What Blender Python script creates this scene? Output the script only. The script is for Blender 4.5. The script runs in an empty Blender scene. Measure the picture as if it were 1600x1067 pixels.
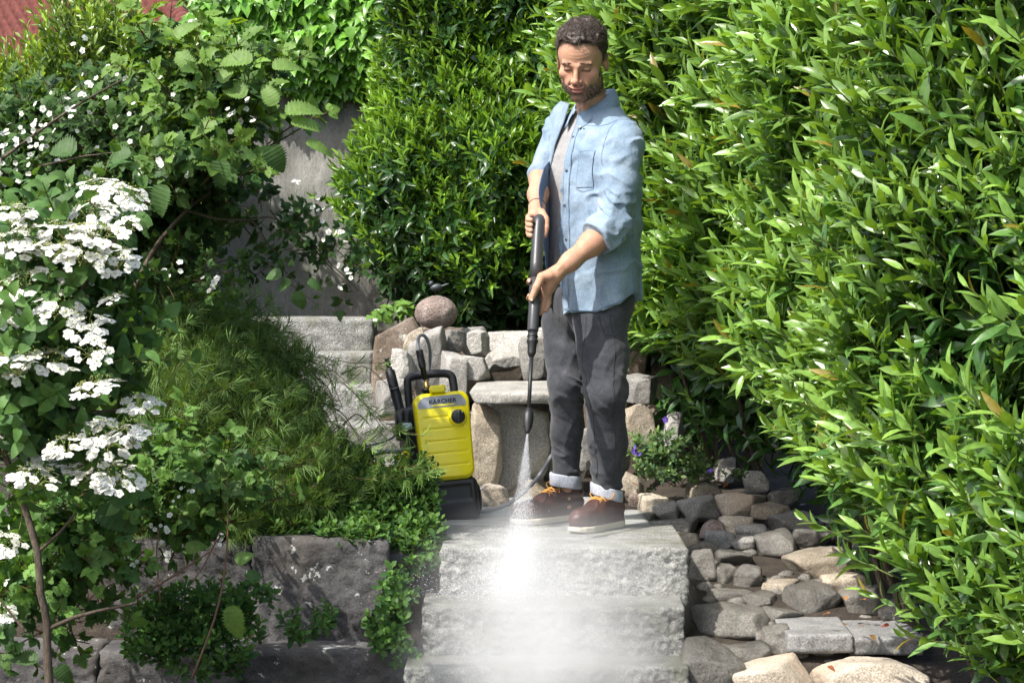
import bpy, bmesh, math, random
import numpy as np
from mathutils import Vector, Matrix

# ------------------------------------------------------------------ camera, sky, sun
S = bpy.context.scene
C = S.collection
CAM_Z, CAM_Y, PITCH, FPX = 0.916, -7.3, math.radians(2.03), 3200.0
cam_d = bpy.data.cameras.new("camera"); cam = bpy.data.objects.new("camera", cam_d); C.objects.link(cam)
cam_d.sensor_width = 36.0; cam_d.lens = 36.0 * FPX / 1600.0
cam_d.clip_start = 0.05; cam_d.clip_end = 2000.0
cam.location = (0, CAM_Y, CAM_Z); cam.rotation_euler = (math.pi / 2 - PITCH, 0, 0)
S.camera = cam
SUN_TO = Vector((-0.60, -0.52, 1.0)).normalized()          # towards the sun
W = bpy.data.worlds.new("World"); S.world = W; W.use_nodes = True
_n = W.node_tree.nodes; _l = W.node_tree.links
_sky = _n.new("ShaderNodeTexSky"); _sky.sky_type = 'NISHITA'; _sky.sun_disc = False
_sky.sun_elevation = math.asin(SUN_TO.z); _sky.sun_rotation = math.atan2(SUN_TO.x, SUN_TO.y)
_sky.air_density = 1.0; _sky.dust_density = 3.0; _sky.ozone_density = 1.0
_bg = _n["Background"]; _bg.inputs[1].default_value = 0.15
_l.new(_sky.outputs[0], _bg.inputs[0])
sun_d = bpy.data.lights.new("sun", 'SUN'); sun_d.energy = 3.3; sun_d.angle = math.radians(0.53)
sun_d.color = (1.0, 0.96, 0.90)
sun = bpy.data.objects.new("sun", sun_d); C.objects.link(sun)
sun.rotation_euler = SUN_TO.to_track_quat('Z', 'Y').to_euler(); sun.location = (-4, -4, 7)
S.view_settings.view_transform = 'Standard'; S.view_settings.look = 'None'
S.view_settings.gamma = 1.0; S.view_settings.exposure = 1.0; S.view_settings.use_curve_mapping = False
S.render.engine = 'CYCLES'
S.cycles.use_denoising = True
S.cycles.max_bounces = 8; S.cycles.diffuse_bounces = 4; S.cycles.glossy_bounces = 2
S.cycles.transmission_bounces = 4; S.cycles.volume_bounces = 4; S.cycles.transparent_max_bounces = 8
S.cycles.sample_clamp_indirect = 6.0; S.cycles.caustics_reflective = False; S.cycles.caustics_refractive = False
S.cycles.volume_step_rate = 1.0; S.cycles.volume_max_steps = 64

def at(px, py, D):
    """world point that stands at distance D in front of the camera on the sight line of a picture point"""
    a = math.atan((py - 533.5) / FPX) + PITCH
    # D measured along the horizontal
    zc = D * math.cos(PITCH) + 0.0
    z = CAM_Z - D * math.tan(a)
    depth = D * math.cos(PITCH) + (CAM_Z - z) * math.sin(PITCH)
    return np.array([(px - 800.0) * depth / FPX, CAM_Y + D, z])
def sc(D): return FPX / D          # picture units per metre

# ------------------------------------------------------------------ numpy helpers
def rng(seed): return np.random.default_rng(seed)
_tab = rng(7).random(4096).astype(np.float32) * 2 - 1
def _h(i, j, k): return _tab[(i * 73 + j * 1571 + k * 3119 + (i * j) % 7 * 131 + (j ^ k) * 17) & 4095]
def vnoise(P):
    P = np.asarray(P, dtype=np.float32)
    I = np.floor(P).astype(np.int64); f = P - I; f = f * f * (3 - 2 * f)
    x, y, z = I[..., 0], I[..., 1], I[..., 2]; u, v, w = f[..., 0], f[..., 1], f[..., 2]
    def L(a, b, t): return a + (b - a) * t
    return L(L(L(_h(x, y, z), _h(x + 1, y, z), u), L(_h(x, y + 1, z), _h(x + 1, y + 1, z), u), v),
             L(L(_h(x, y, z + 1), _h(x + 1, y, z + 1), u), L(_h(x, y + 1, z + 1), _h(x + 1, y + 1, z + 1), u), v), w)
def fbm(P, o=4, g=0.5):
    P = np.asarray(P, dtype=np.float32); s = 0; a = 1; n = 0
    for i in range(o):
        s = s + a * vnoise(P * (2.03 ** i) + 17.3 * i); n += a; a *= g
    return s / n
def nrm(v): return v / np.maximum(np.linalg.norm(v, axis=-1, keepdims=True), 1e-9)
def smooth(a, b, x):
    t = np.clip((x - a) / (b - a), 0, 1); return t * t * (3 - 2 * t)

# ------------------------------------------------------------------ objects
def world_of(p):
    m = Matrix.Identity(4)
    chain = []
    while p is not None: chain.append(p); p = p.parent
    for q in reversed(chain): m = m @ Matrix.LocRotScale(q.location, q.rotation_euler, q.scale)
    return m
def fill_mesh(me, V, F, smooth_=True, col=None, mi=None):
    V = np.asarray(V, dtype=np.float32)
    me.vertices.add(len(V)); me.vertices.foreach_set('co', V.ravel())
    if isinstance(F, np.ndarray):
        m, k = F.shape
        me.loops.add(m * k); me.loops.foreach_set('vertex_index', F.astype(np.int32).ravel())
        me.polygons.add(m); me.polygons.foreach_set('loop_start', np.arange(0, m * k, k, dtype=np.int32))
    else:
        idx = [i for f in F for i in f]; st = np.cumsum([0] + [len(f) for f in F[:-1]])
        m = len(F)
        me.loops.add(len(idx)); me.loops.foreach_set('vertex_index', np.array(idx, dtype=np.int32))
        me.polygons.add(m); me.polygons.foreach_set('loop_start', np.array(st, dtype=np.int32))
    me.polygons.foreach_set('use_smooth', np.full(m, bool(smooth_)))
    if mi is not None: me.polygons.foreach_set('material_index', np.asarray(mi, dtype=np.int32))
    me.update(calc_edges=True); me.validate()
    if col is not None:
        ca = me.color_attributes.new('Col', 'FLOAT_COLOR', 'POINT')
        c = np.ones((len(V), 4), dtype=np.float32); c[:, :3] = col
        ca.data.foreach_set('color', c.ravel())
def mk(name, V, F, mat, parent=None, smooth_=True, col=None, mi=None, local=False, origin=None):
    """link V,F as ONE mesh object. World coordinates unless local."""
    V = np.asarray(V, dtype=np.float64)
    me = bpy.data.meshes.new(name)
    o = bpy.data.objects.new(name, me); C.objects.link(o)
    if parent is not None:
        o.parent = parent
        if not local:
            m = np.array(world_of(parent).inverted()); V = V @ m[:3, :3].T + m[:3, 3]
    elif not local:
        if origin is None:
            lo, hi = V.min(0), V.max(0); origin = np.array([(lo[0] + hi[0]) / 2, (lo[1] + hi[1]) / 2, lo[2]])
        o.location = Vector(origin); V = V - np.asarray(origin)
    fill_mesh(me, V, F, smooth_, col, mi)
    for m_ in (mat if isinstance(mat, (list, tuple)) else [mat]): me.materials.append(m_)
    return o
def tag(o, label=None, cat=None, group=None, kind=None):
    if label: o['label'] = label
    if cat: o['category'] = cat
    if group: o['group'] = group
    if kind: o['kind'] = kind
    return o
def thing(name, label, cat, loc=(0, 0, 0), rot=(0, 0, 0), group=None):
    o = bpy.data.objects.new(name, None); C.objects.link(o); o.empty_display_size = 0.1
    o.location = Vector(loc); o.rotation_euler = rot
    return tag(o, label, cat, group)

def merge(parts):
    """list of (V,F[,C]) with equal face width -> one"""
    V, F, K, n = [], [], [], 0
    for p in parts:
        V.append(p[0]); F.append(p[1] + n); n += len(p[0])
        K.append(p[2] if len(p) > 2 else np.ones((len(p[0]), 3)))
    return np.concatenate(V), np.concatenate(F), np.concatenate(K)

def tube(path, rad, n=8, cap=True, sq=1.0):
    """quads along a path; rad scalar or list. ends closed by collapsing rings"""
    P = np.asarray(path, dtype=float); m = len(P)
    r = np.full(m, float(rad)) if np.isscalar(rad) else np.asarray(rad, dtype=float)
    if cap:
        P = np.concatenate([P[:1], P, P[-1:]]); r = np.concatenate([[1e-5], r, [1e-5]]); m += 2
    T = np.gradient(np.asarray(P), axis=0)
    if cap: T[0] = T[2] if m > 3 else P[-1] - P[0]; T[1] = T[2] if m > 4 else P[-1] - P[0]; T[-1] = T[-3]; T[-2] = T[-3]
    T = nrm(T); up = np.array([0.13, 0.21, 0.97]) if abs(T[0][2]) < 0.9 else np.array([0.97, 0.2, 0.1])
    A = nrm(np.cross(T[0], up)); rings = []
    a = np.arange(n) * 2 * math.pi / n
    for i in range(m):
        A = A - T[i] * np.dot(A, T[i]); A = A / max(np.linalg.norm(A), 1e-9); B = np.cross(T[i], A)
        rings.append(P[i] + r[i] * (np.outer(np.cos(a), A) + sq * np.outer(np.sin(a), B)))
    V = np.concatenate(rings)
    i, j = np.meshgrid(np.arange(m - 1), np.arange(n), indexing='ij')
    F = np.stack([i * n + j, i * n + (j + 1) % n, (i + 1) * n + (j + 1) % n, (i + 1) * n + j], -1).reshape(-1, 4)
    return V, F
def spline(pts, n=24):
    P = np.asarray(pts, dtype=float)
    if len(P) < 3: return P[0] + (P[-1] - P[0]) * np.linspace(0, 1, n)[:, None]
    Q = np.concatenate([[2 * P[0] - P[1]], P, [2 * P[-1] - P[-2]]])
    out = []; k = len(P) - 1
    for t in np.linspace(0, k - 1e-6, n):
        i = int(t); f = t - i; a, b, c, d = Q[i:i + 4]
        out.append(0.5 * (2 * b + (c - a) * f + (2 * a - 5 * b + 4 * c - d) * f * f + (3 * b - a - 3 * c + d) * f ** 3))
    return np.array(out)
def lathe(prof, n=24):
    """prof: list of (r,z) bottom to top"""
    P = np.asarray(prof, dtype=float); a = np.arange(n) * 2 * math.pi / n; m = len(P)
    V = np.stack([np.outer(P[:, 0], np.cos(a)), np.outer(P[:, 0], np.sin(a)), np.repeat(P[:, 1:2], n, 1)], -1).reshape(-1, 3)
    i, j = np.meshgrid(np.arange(m - 1), np.arange(n), indexing='ij')
    F = np.stack([i * n + j, i * n + (j + 1) % n, (i + 1) * n + (j + 1) % n, (i + 1) * n + j], -1).reshape(-1, 4)
    return V, F
def along(VF, p0, p1):
    """put a lathe (axis z from 0) along p0->p1 direction"""
    V, F = VF; p0 = np.asarray(p0, float); d = nrm(np.asarray(p1, float) - p0)
    a = np.cross(d, [0.1, 0.9, 0.2]); a = a / np.linalg.norm(a); b = np.cross(d, a)
    return p0 + V[:, :1] * a + V[:, 1:2] * b + V[:, 2:3] * d, F

_ico = {}
def ico(s):
    if s not in _ico:
        bm = bmesh.new(); bmesh.ops.create_icosphere(bm, subdivisions=s, radius=1.0)
        _ico[s] = (np.array([v.co[:] for v in bm.verts]), np.array([[v.index for v in f.verts] for f in bm.faces])); bm.free()
    return _ico[s]
_bx = {}
def gridbox(nx, ny, nz):
    """unit box [-1,1]^3 subdivided, welded, quads"""
    k = (nx, ny, nz)
    if k in _bx: return _bx[k]
    n = np.array(k); V = []; F = []; c = 0
    for ax in range(3):
        u, v = (ax + 1) % 3, (ax + 2) % 3
        for s in (-1, 1):
            i, j = np.meshgrid(np.arange(n[u] + 1), np.arange(n[v] + 1), indexing='ij')
            P = np.zeros((i.size, 3), dtype=np.int64); P[:, u] = i.ravel(); P[:, v] = j.ravel(); P[:, ax] = n[ax] if s > 0 else 0
            a, b = np.meshgrid(np.arange(n[u]), np.arange(n[v]), indexing='ij'); w = n[v] + 1
            q = np.stack([a * w + b, (a + 1) * w + b, (a + 1) * w + b + 1, a * w + b + 1], -1).reshape(-1, 4)
            if s < 0: q = q[:, ::-1]
            V.append(P); F.append(q + c); c += len(P)
    V = np.concatenate(V); F = np.concatenate(F)
    key = (V[:, 0] * 4099 + V[:, 1]) * 4099 + V[:, 2]
    _, first, inv = np.unique(key, return_index=True, return_inverse=True)
    _bx[k] = (V[first] / n * 2.0 - 1.0, inv.ravel()[F]); return _bx[k]
def stone_block(size, res=0.02, rnd=0.012, rough=0.008, fine=0.003, seed=0, skew=0.03, front=0.0, f=9.0):
    """quarried block, local coords, base at z=0, centred in x,y"""
    s = np.asarray(size, float); n = [max(2, int(round(t / res))) for t in s]
    V, F = gridbox(*n); r = rng(seed)
    P = V * s / 2
    q = np.clip(P, -(s / 2 - rnd), s / 2 - rnd); d = P - q; L = np.linalg.norm(d, axis=1, keepdims=True)
    nn = np.where(L > 1e-9, d / np.maximum(L, 1e-9), 0)
    P = q + nn * rnd
    # taper and skew of the corners
    k = r.uniform(-skew, skew, (8, 3)) * s
    t = V * .5 + .5; w = np.zeros((len(V), 3))
    for i in range(8):
        b = [(i >> a) & 1 for a in range(3)]
        wt = np.prod([t[:, a] if b[a] else 1 - t[:, a] for a in range(3)], axis=0); w += wt[:, None] * k[i]
    N = nn
    o = r.uniform(0, 50, 3)
    a_ = fbm((P + o) * f, 4)[:, None] * rough + fbm((P + o) * f * 6, 3)[:, None] * fine
    if front:
        fr = (V[:, 1:2] < -0.97).astype(float) * np.clip((1 - np.abs(V[:, 2:3])) * 8, 0, 1)
        k1 = fbm((P + o) * 26, 3)[:, None]; k2 = fbm((P + o) * 75, 2)[:, None]
        a_ = a_ + fr * ((.35 - np.abs(k1)) * front * .9 + (.3 - np.abs(k2)) * front * .7)
    top = (V[:, 2:3] > 0.97).astype(float)
    a_ = a_ * (1 - .7 * top)
    P = P + w + N * a_
    P[:, 2] += s[2] / 2
    return P, F
def rock(size, seed=0, sub=4, boxy=0.5, planes=14, rough=0.05, flat=0.0):
    """star-shaped split or worn stone filling a w,d,h box, base z=0"""
    r = rng(seed); D, F = ico(sub)
    n = nrm(r.normal(size=(planes, 3)))
    if boxy > 0:
        n = np.concatenate([n, nrm(np.array([[1, 0, 0], [-1, 0, 0], [0, 1, 0], [0, -1, 0], [0, 0, 1], [0, 0, -1.]]) + r.normal(size=(6, 3)) * .18)])
    h = r.uniform(0.70, 1.0, len(n)) if planes else r.uniform(.9, 1., len(n))
    if boxy > 0: h[-6:] = r.uniform(.68, .8, 6)
    c = D @ n.T; c = np.where(c > 0.05, h / np.maximum(c, 0.05), 50.0)
    p = 14 + 70 * boxy
    rad = (c ** -p).sum(1) ** (-1 / p)
    rad = np.minimum(rad, 1.35) if planes > 3 else 1.0 + 0 * rad
    P = D * rad[:, None]
    R = np.array(Matrix.Rotation(r.uniform(-.25, .25), 3, 'Y') @ Matrix.Rotation(r.uniform(0, 6.28), 3, 'Z')) if boxy < .35 else np.array(Matrix.Rotation(r.uniform(-.12, .12), 3, 'Y') @ Matrix.Rotation(r.uniform(-.35, .35), 3, 'Z'))
    P = P @ R.T
    lo, hi = P.min(0), P.max(0); P = (P - (lo + hi) / 2) / (hi - lo) * np.asarray(size)
    m = float(np.min(size)); o = r.uniform(0, 90, 3)
    P = P + D * (fbm((P + o) * 2.2 / m, 4)[:, None] * rough * m * 1.6 + fbm((P + o) * 11 / m, 3)[:, None] * rough * .45 * m)
    P[:, 2] -= P[:, 2].min()
    return P, F
# ------------------------------------------------------------------ materials
def new_mat(name):
    m = bpy.data.materials.new(name); m.use_nodes = True
    return m, m.node_tree.nodes, m.node_tree.links, m.node_tree.nodes["Principled BSDF"]
def ramp(n, stops):
    r = n.new("ShaderNodeValToRGB"); e = r.color_ramp.elements
    while len(e) < len(stops): e.new(0.5)
    for k, (p, c) in enumerate(stops): e[k].position = p; e[k].color = (*c, 1)
    return r
def simple(name, col, rough=0.5, metal=0.0, bump=0.0, bscale=200.0, spec=0.5, coat=0.0, var=0.0):
    m, n, l, b = new_mat(name)
    b.inputs['Base Color'].default_value = (*col, 1); b.inputs['Roughness'].default_value = rough
    b.inputs['Metallic'].default_value = metal; b.inputs['Specular IOR Level'].default_value = spec
    b.inputs['Coat Weight'].default_value = coat
    tc = n.new("ShaderNodeTexCoord")
    if bump:
        t = n.new("ShaderNodeTexNoise"); t.inputs['Scale'].default_value = bscale; t.inputs['Detail'].default_value = 4
        l.new(tc.outputs['Object'], t.inputs['Vector'])
        q = n.new("ShaderNodeBump"); q.inputs['Strength'].default_value = bump; q.inputs['Distance'].default_value = 0.002
        l.new(t.outputs[0], q.inputs['Height']); l.new(q.outputs[0], b.inputs['Normal'])
    if var:
        t = n.new("ShaderNodeTexNoise"); t.inputs['Scale'].default_value = 14; t.inputs['Detail'].default_value = 6
        l.new(tc.outputs['Object'], t.inputs['Vector'])
        r = ramp(n, [(0.3, tuple(c * (1 - var) for c in col)), (0.7, tuple(min(1, c * (1 + var)) for c in col))])
        l.new(t.outputs[0], r.inputs[0]); l.new(r.outputs[0], b.inputs['Base Color'])
    return m
def stone_mat(name, dark, mid, light, scale=6.0, bump=0.6, rough=0.85, spots=None, wet=0.0, stretch=(1, 1, 1), lichen=0.0, fleck=0.35, vary=0.35):
    m, n, l, b = new_mat(name)
    tc = n.new("ShaderNodeTexCoord"); oi = n.new("ShaderNodeObjectInfo")
    mp = n.new("ShaderNodeMapping"); mp.inputs['Scale'].default_value = stretch
    ad = n.new("ShaderNodeVectorMath"); ad.operation = 'ADD'
    cm = n.new("ShaderNodeCombineXYZ"); mu = n.new("ShaderNodeMath"); mu.operation = 'MULTIPLY'; mu.inputs[1].default_value = 37.0
    l.new(oi.outputs['Random'], mu.inputs[0]); l.new(mu.outputs[0], cm.inputs[0]); l.new(mu.outputs[0], cm.inputs[1])
    l.new(tc.outputs['Object'], ad.inputs[0]); l.new(cm.outputs[0], ad.inputs[1]); l.new(ad.outputs[0], mp.inputs[0])
    a = n.new("ShaderNodeTexNoise"); a.inputs['Scale'].default_value = scale; a.inputs['Detail'].default_value = 10; a.inputs['Roughness'].default_value = 0.65
    l.new(mp.outputs[0], a.inputs['Vector'])
    r = ramp(n, [(0.30, dark), (0.5, mid), (0.72, light)]); l.new(a.outputs[0], r.inputs[0])
    # mineral grains
    g = n.new("ShaderNodeTexNoise"); g.inputs['Scale'].default_value = 170; g.inputs['Detail'].default_value = 3; g.inputs['Roughness'].default_value = 0.7
    l.new(mp.outputs[0], g.inputs['Vector'])
    gr = ramp(n, [(0.38, (1 - fleck,) * 3), (0.5, (1, 1, 1)), (0.66, (1 + fleck * 1.1,) * 3)]); l.new(g.outputs[0], gr.inputs[0])
    mx = n.new("ShaderNodeMix"); mx.data_type = 'RGBA'; mx.blend_type = 'MULTIPLY'; mx.inputs[0].default_value = 1.0
    l.new(r.outputs[0], mx.inputs[6]); l.new(gr.outputs[0], mx.inputs[7])
    out = mx.outputs[2]
    hs = n.new("ShaderNodeHueSaturation")
    mr = n.new("ShaderNodeMapRange"); mr.inputs[3].default_value = 1 - vary; mr.inputs[4].default_value = 1 + vary
    l.new(oi.outputs['Random'], mr.inputs[0]); l.new(mr.outputs[0], hs.inputs['Value']); l.new(out, hs.inputs['Color']); out = hs.outputs[0]
    if spots:                                   # a second mineral or stain colour in patches
        s = n.new("ShaderNodeTexNoise"); s.inputs['Scale'].default_value = scale * .55; s.inputs['Detail'].default_value = 7
        l.new(ad.outputs[0], s.inputs['Vector'])
        sr = ramp(n, [(0.52, (0, 0, 0)), (0.62, (1, 1, 1))]); l.new(s.outputs[0], sr.inputs[0])
        m2 = n.new("ShaderNodeMix"); m2.data_type = 'RGBA'; l.new(sr.outputs[0], m2.inputs[0]); l.new(out, m2.inputs[6]); m2.inputs[7].default_value = (*spots, 1)
        m2b = n.new("ShaderNodeMath"); m2b.operation = 'MULTIPLY'; m2b.inputs[1].default_value = 0.6
        l.new(sr.outputs[0], m2b.inputs[0]); l.new(m2b.outputs[0], m2.inputs[0]); out = m2.outputs[2]
    if lichen:
        v = n.new("ShaderNodeTexNoise"); v.inputs['Scale'].default_value = 16; v.inputs['Detail'].default_value = 5; v.inputs['Roughness'].default_value = .7
        l.new(ad.outputs[0], v.inputs['Vector'])
        vr = ramp(n, [(0.66 - lichen * .1, (0, 0, 0)), (0.68 - lichen * .1, (1, 1, 1))]); l.new(v.outputs[0], vr.inputs[0])
        m3 = n.new("ShaderNodeMix"); m3.data_type = 'RGBA'; l.new(vr.outputs[0], m3.inputs[0]); l.new(out, m3.inputs[6]); m3.inputs[7].default_value = (.5, .51, .47, 1); out = m3.outputs[2]
    l.new(out, b.inputs['Base Color'])
    b.inputs['Roughness'].default_value = rough
    if wet:
        b.inputs['Coat Weight'].default_value = wet; b.inputs['Coat Roughness'].default_value = 0.12
    h = n.new("ShaderNodeTexNoise"); h.inputs['Scale'].default_value = scale * 5; h.inputs['Detail'].default_value = 12; h.inputs['Roughness'].default_value = 0.72
    l.new(mp.outputs[0], h.inputs['Vector'])
    q = n.new("ShaderNodeBump"); q.inputs['Strength'].default_value = bump; q.inputs['Distance'].default_value = 0.012
    l.new(h.outputs[0], q.inputs['Height']); l.new(q.outputs[0], b.inputs['Normal'])
    if wet: l.new(q.outputs[0], b.inputs['Coat Normal'])
    return m
def leaf_mat(name, rough=0.32, trans=0.35, spec=0.5, tcol=(1.25, 1.15, 0.35)):
    """colour comes from the leaf's own vertex colour; light passes through the blade"""
    m, n, l, b = new_mat(name)
    vc = n.new("ShaderNodeVertexColor"); vc.layer_name = 'Col'
    tc = n.new("ShaderNodeTexCoord"); t = n.new("ShaderNodeTexNoise"); t.inputs['Scale'].default_value = 60; t.inputs['Detail'].default_value = 3
    l.new(tc.outputs['Object'], t.inputs['Vector'])
    r = ramp(n, [(0.3, (.78, .8, .75)), (0.7, (1.15, 1.12, 1.1))]); l.new(t.outputs[0], r.inputs[0])
    mx = n.new("ShaderNodeMix"); mx.data_type = 'RGBA'; mx.blend_type = 'MULTIPLY'; mx.inputs[0].default_value = 1
    l.new(vc.outputs[0], mx.inputs[6]); l.new(r.outputs[0], mx.inputs[7])
    l.new(mx.outputs[2], b.inputs['Base Color']); b.inputs['Roughness'].default_value = rough; b.inputs['Specular IOR Level'].default_value = spec
    tr = n.new("ShaderNodeBsdfTranslucent")
    m2 = n.new("ShaderNodeMix"); m2.data_type = 'RGBA'; m2.blend_type = 'MULTIPLY'; m2.inputs[0].default_value = 1
    l.new(mx.outputs[2], m2.inputs[6]); m2.inputs[7].default_value = (*tcol, 1); l.new(m2.outputs[2], tr.inputs[0])
    ms = n.new("ShaderNodeMixShader"); ms.inputs[0].default_value = trans
    l.new(b.outputs[0], ms.inputs[1]); l.new(tr.outputs[0], ms.inputs[2]); l.new(ms.outputs[0], n["Material Output"].inputs[0])
    q = n.new("ShaderNodeBump"); q.inputs['Strength'].default_value = 0.25; q.inputs['Distance'].default_value = 0.002
    l.new(t.outputs[0], q.inputs['Height']); l.new(q.outputs[0], b.inputs['Normal'])
    return m

M = {}
M['granite'] = stone_mat('granite', (.15, .15, .135), (.27, .27, .25), (.42, .42, .39), 11, 1.0, .8, fleck=.5, vary=.05, spots=(.17, .17, .12))
M['granite_wet'] = stone_mat('wet_granite', (.11, .11, .10), (.21, .21, .19), (.35, .35, .32), 11, 1.0, .55, fleck=.5, vary=.05, spots=(.13, .14, .09), wet=.4)
M['granite_top'] = stone_mat('granite_dressed', (.24, .24, .225), (.34, .34, .32), (.46, .46, .43), 7, .35, .8, stretch=(1, 3, 1), vary=.08)
M['darkstone'] = stone_mat('basalt', (.034, .033, .033), (.072, .069, .068), (.15, .145, .14), 5, 1.0, .8, spots=(.095, .082, .070), lichen=.3, vary=.15)
M['grey'] = stone_mat('grey_stone', (.16, .15, .135), (.27, .26, .24), (.40, .385, .355), 7, .8, .85, vary=.25)
M['tan'] = stone_mat('tan_stone', (.20, .165, .12), (.34, .29, .22), (.50, .44, .35), 7, .8, .88, vary=.22)
M['brown'] = stone_mat('brown_stone', (.10, .075, .055), (.19, .15, .115), (.30, .25, .20), 7, 1.0, .9, spots=(.22, .16, .11), lichen=.3, vary=.2)
M['red'] = stone_mat('reddish_stone', (.17, .125, .105), (.29, .225, .195), (.42, .36, .32), 14, 1.0, .9, vary=.05, fleck=.5)
M['light'] = stone_mat('pale_stone', (.26, .25, .225), (.40, .385, .35), (.54, .52, .48), 7, .8, .88, vary=.12)
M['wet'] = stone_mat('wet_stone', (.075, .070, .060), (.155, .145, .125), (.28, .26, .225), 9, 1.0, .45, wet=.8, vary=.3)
M['beige'] = stone_mat('beige_stone', (.30, .25, .19), (.46, .40, .32), (.60, .54, .45), 6, 1.0, .9, spots=(.5, .38, .27), vary=.08)
M['pedestal'] = stone_mat('weathered_stone', (.24, .225, .20), (.37, .35, .31), (.50, .48, .44), 4, 1.0, .9, spots=(.26, .20, .15), vary=.02)
M['slate'] = stone_mat('slate', (.15, .15, .15), (.24, .24, .235), (.34, .34, .33), 8, .5, .7, vary=.1)
M['soil'] = stone_mat('soil', (.022, .017, .012), (.045, .035, .025), (.08, .062, .045), 12, 1.0, .95, vary=0)
M['concrete'] = stone_mat('old_render', (.125, .12, .10), (.24, .235, .21), (.38, .37, .335), 3.2, 1.0, .9, spots=(.15, .165, .12), vary=0, fleck=.18, stretch=(1, 1, .35))
M['bark'] = stone_mat('bark', (.05, .035, .022), (.10, .075, .05), (.17, .135, .10), 25, 1.0, .9, vary=.1, stretch=(1, 1, .25))
M['twig'] = simple('twig', (.13, .10, .045), .6)
M['redtwig'] = simple('reddish_twig', (.17, .09, .06), .6)
M['leaf_gloss'] = leaf_mat('laurel_leaf', .27, .33, .6)
M['leaf_mid'] = leaf_mat('hedge_leaf', .33, .33, .5)
M['leaf_soft'] = leaf_mat('soft_leaf', .55, .38, .3)
M['leaf_fine'] = leaf_mat('feathery_leaf', .55, .30, .25)
M['petal'] = leaf_mat('petal', .7, .30, .2, (1, 1, 1))

# ------------------------------------------------------------------ leaves and shoots
def leaf(L, Wd, fold=0.35, curl=0.25, n=5, shape='lance', tip=0.0):
    """one blade growing along +y from the origin, upper side +z; returns V,F (quads)"""
    t = np.linspace(0, 1, n + 1)
    if shape == 'lance': w = np.sin(np.pi * t ** 0.85) ** 0.8
    elif shape == 'ovate': w = np.sin(np.pi * t ** 0.62) ** 0.75
    elif shape == 'obovate': w = np.sin(np.pi * t ** 1.5) ** 0.7
    elif shape == 'serrate':
        w = np.sin(np.pi * t ** 0.6) ** 0.7; w = w * (1 + (.22 if n < 15 else .15) * ((np.arange(n + 1) % 2) * 2 - 1))
    elif shape == 'ivy': w = np.interp(t, [0, .06, .25, .36, .5, .62, 1], [.2, .75, .98, .55, .62, .42, 0])
    elif shape == 'petal': w = np.interp(t, [0, .2, .5, .8, 1], [.25, .55, 1, .95, .45])
    else: w = np.sin(np.pi * t)
    w = w.copy()
    if shape != 'petal': w[-1] = 0.02
    w[0] = max(w[0], .06)
    x = w * Wd / 2
    ang = curl * t * 1.6
    yy = np.concatenate([[0], np.cumsum(np.cos(ang[1:]) * L / n)]); zz = np.concatenate([[0], np.cumsum(-np.sin(ang[1:]) * L / n)])
    mid = np.stack([np.zeros(n + 1), yy, zz], 1)
    lf = mid + np.stack([-x * math.cos(fold), np.zeros(n + 1), x * math.sin(fold)], 1)
    rt = mid + np.stack([x * math.cos(fold), np.zeros(n + 1), x * math.sin(fold)], 1)
    V = np.stack([lf, mid, rt], 1).reshape(-1, 3)
    if shape in ('serrate', 'ovate'):
        rp = np.sin(np.arange(n + 1) * (2.1 if n >= 10 else 3.1)) * Wd * .02; lf[:, 2] += rp; rt[:, 2] += rp
    V = np.stack([lf, mid, rt], 1).reshape(-1, 3)
    i = np.arange(n)[:, None] * 3
    F = np.concatenate([i + np.array([0, 1, 4, 3]), i + np.array([1, 2, 5, 4])])
    return V, F
def rotm(ax, a): return np.array(Matrix.Rotation(a, 3, ax))
def frame(d, up=(0, 0, 1), roll=0.0):
    """rotation with local y -> d, local z near up"""
    d = np.asarray(d, float); d = d / np.linalg.norm(d); x = np.cross(d, up)
    if np.linalg.norm(x) < 1e-3: x = np.array([1., 0, 0])
    x = x / np.linalg.norm(x); z = np.cross(x, d)
    R = np.stack([x, d, z], 1)
    return R @ rotm('Y', roll) if roll else R
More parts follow.
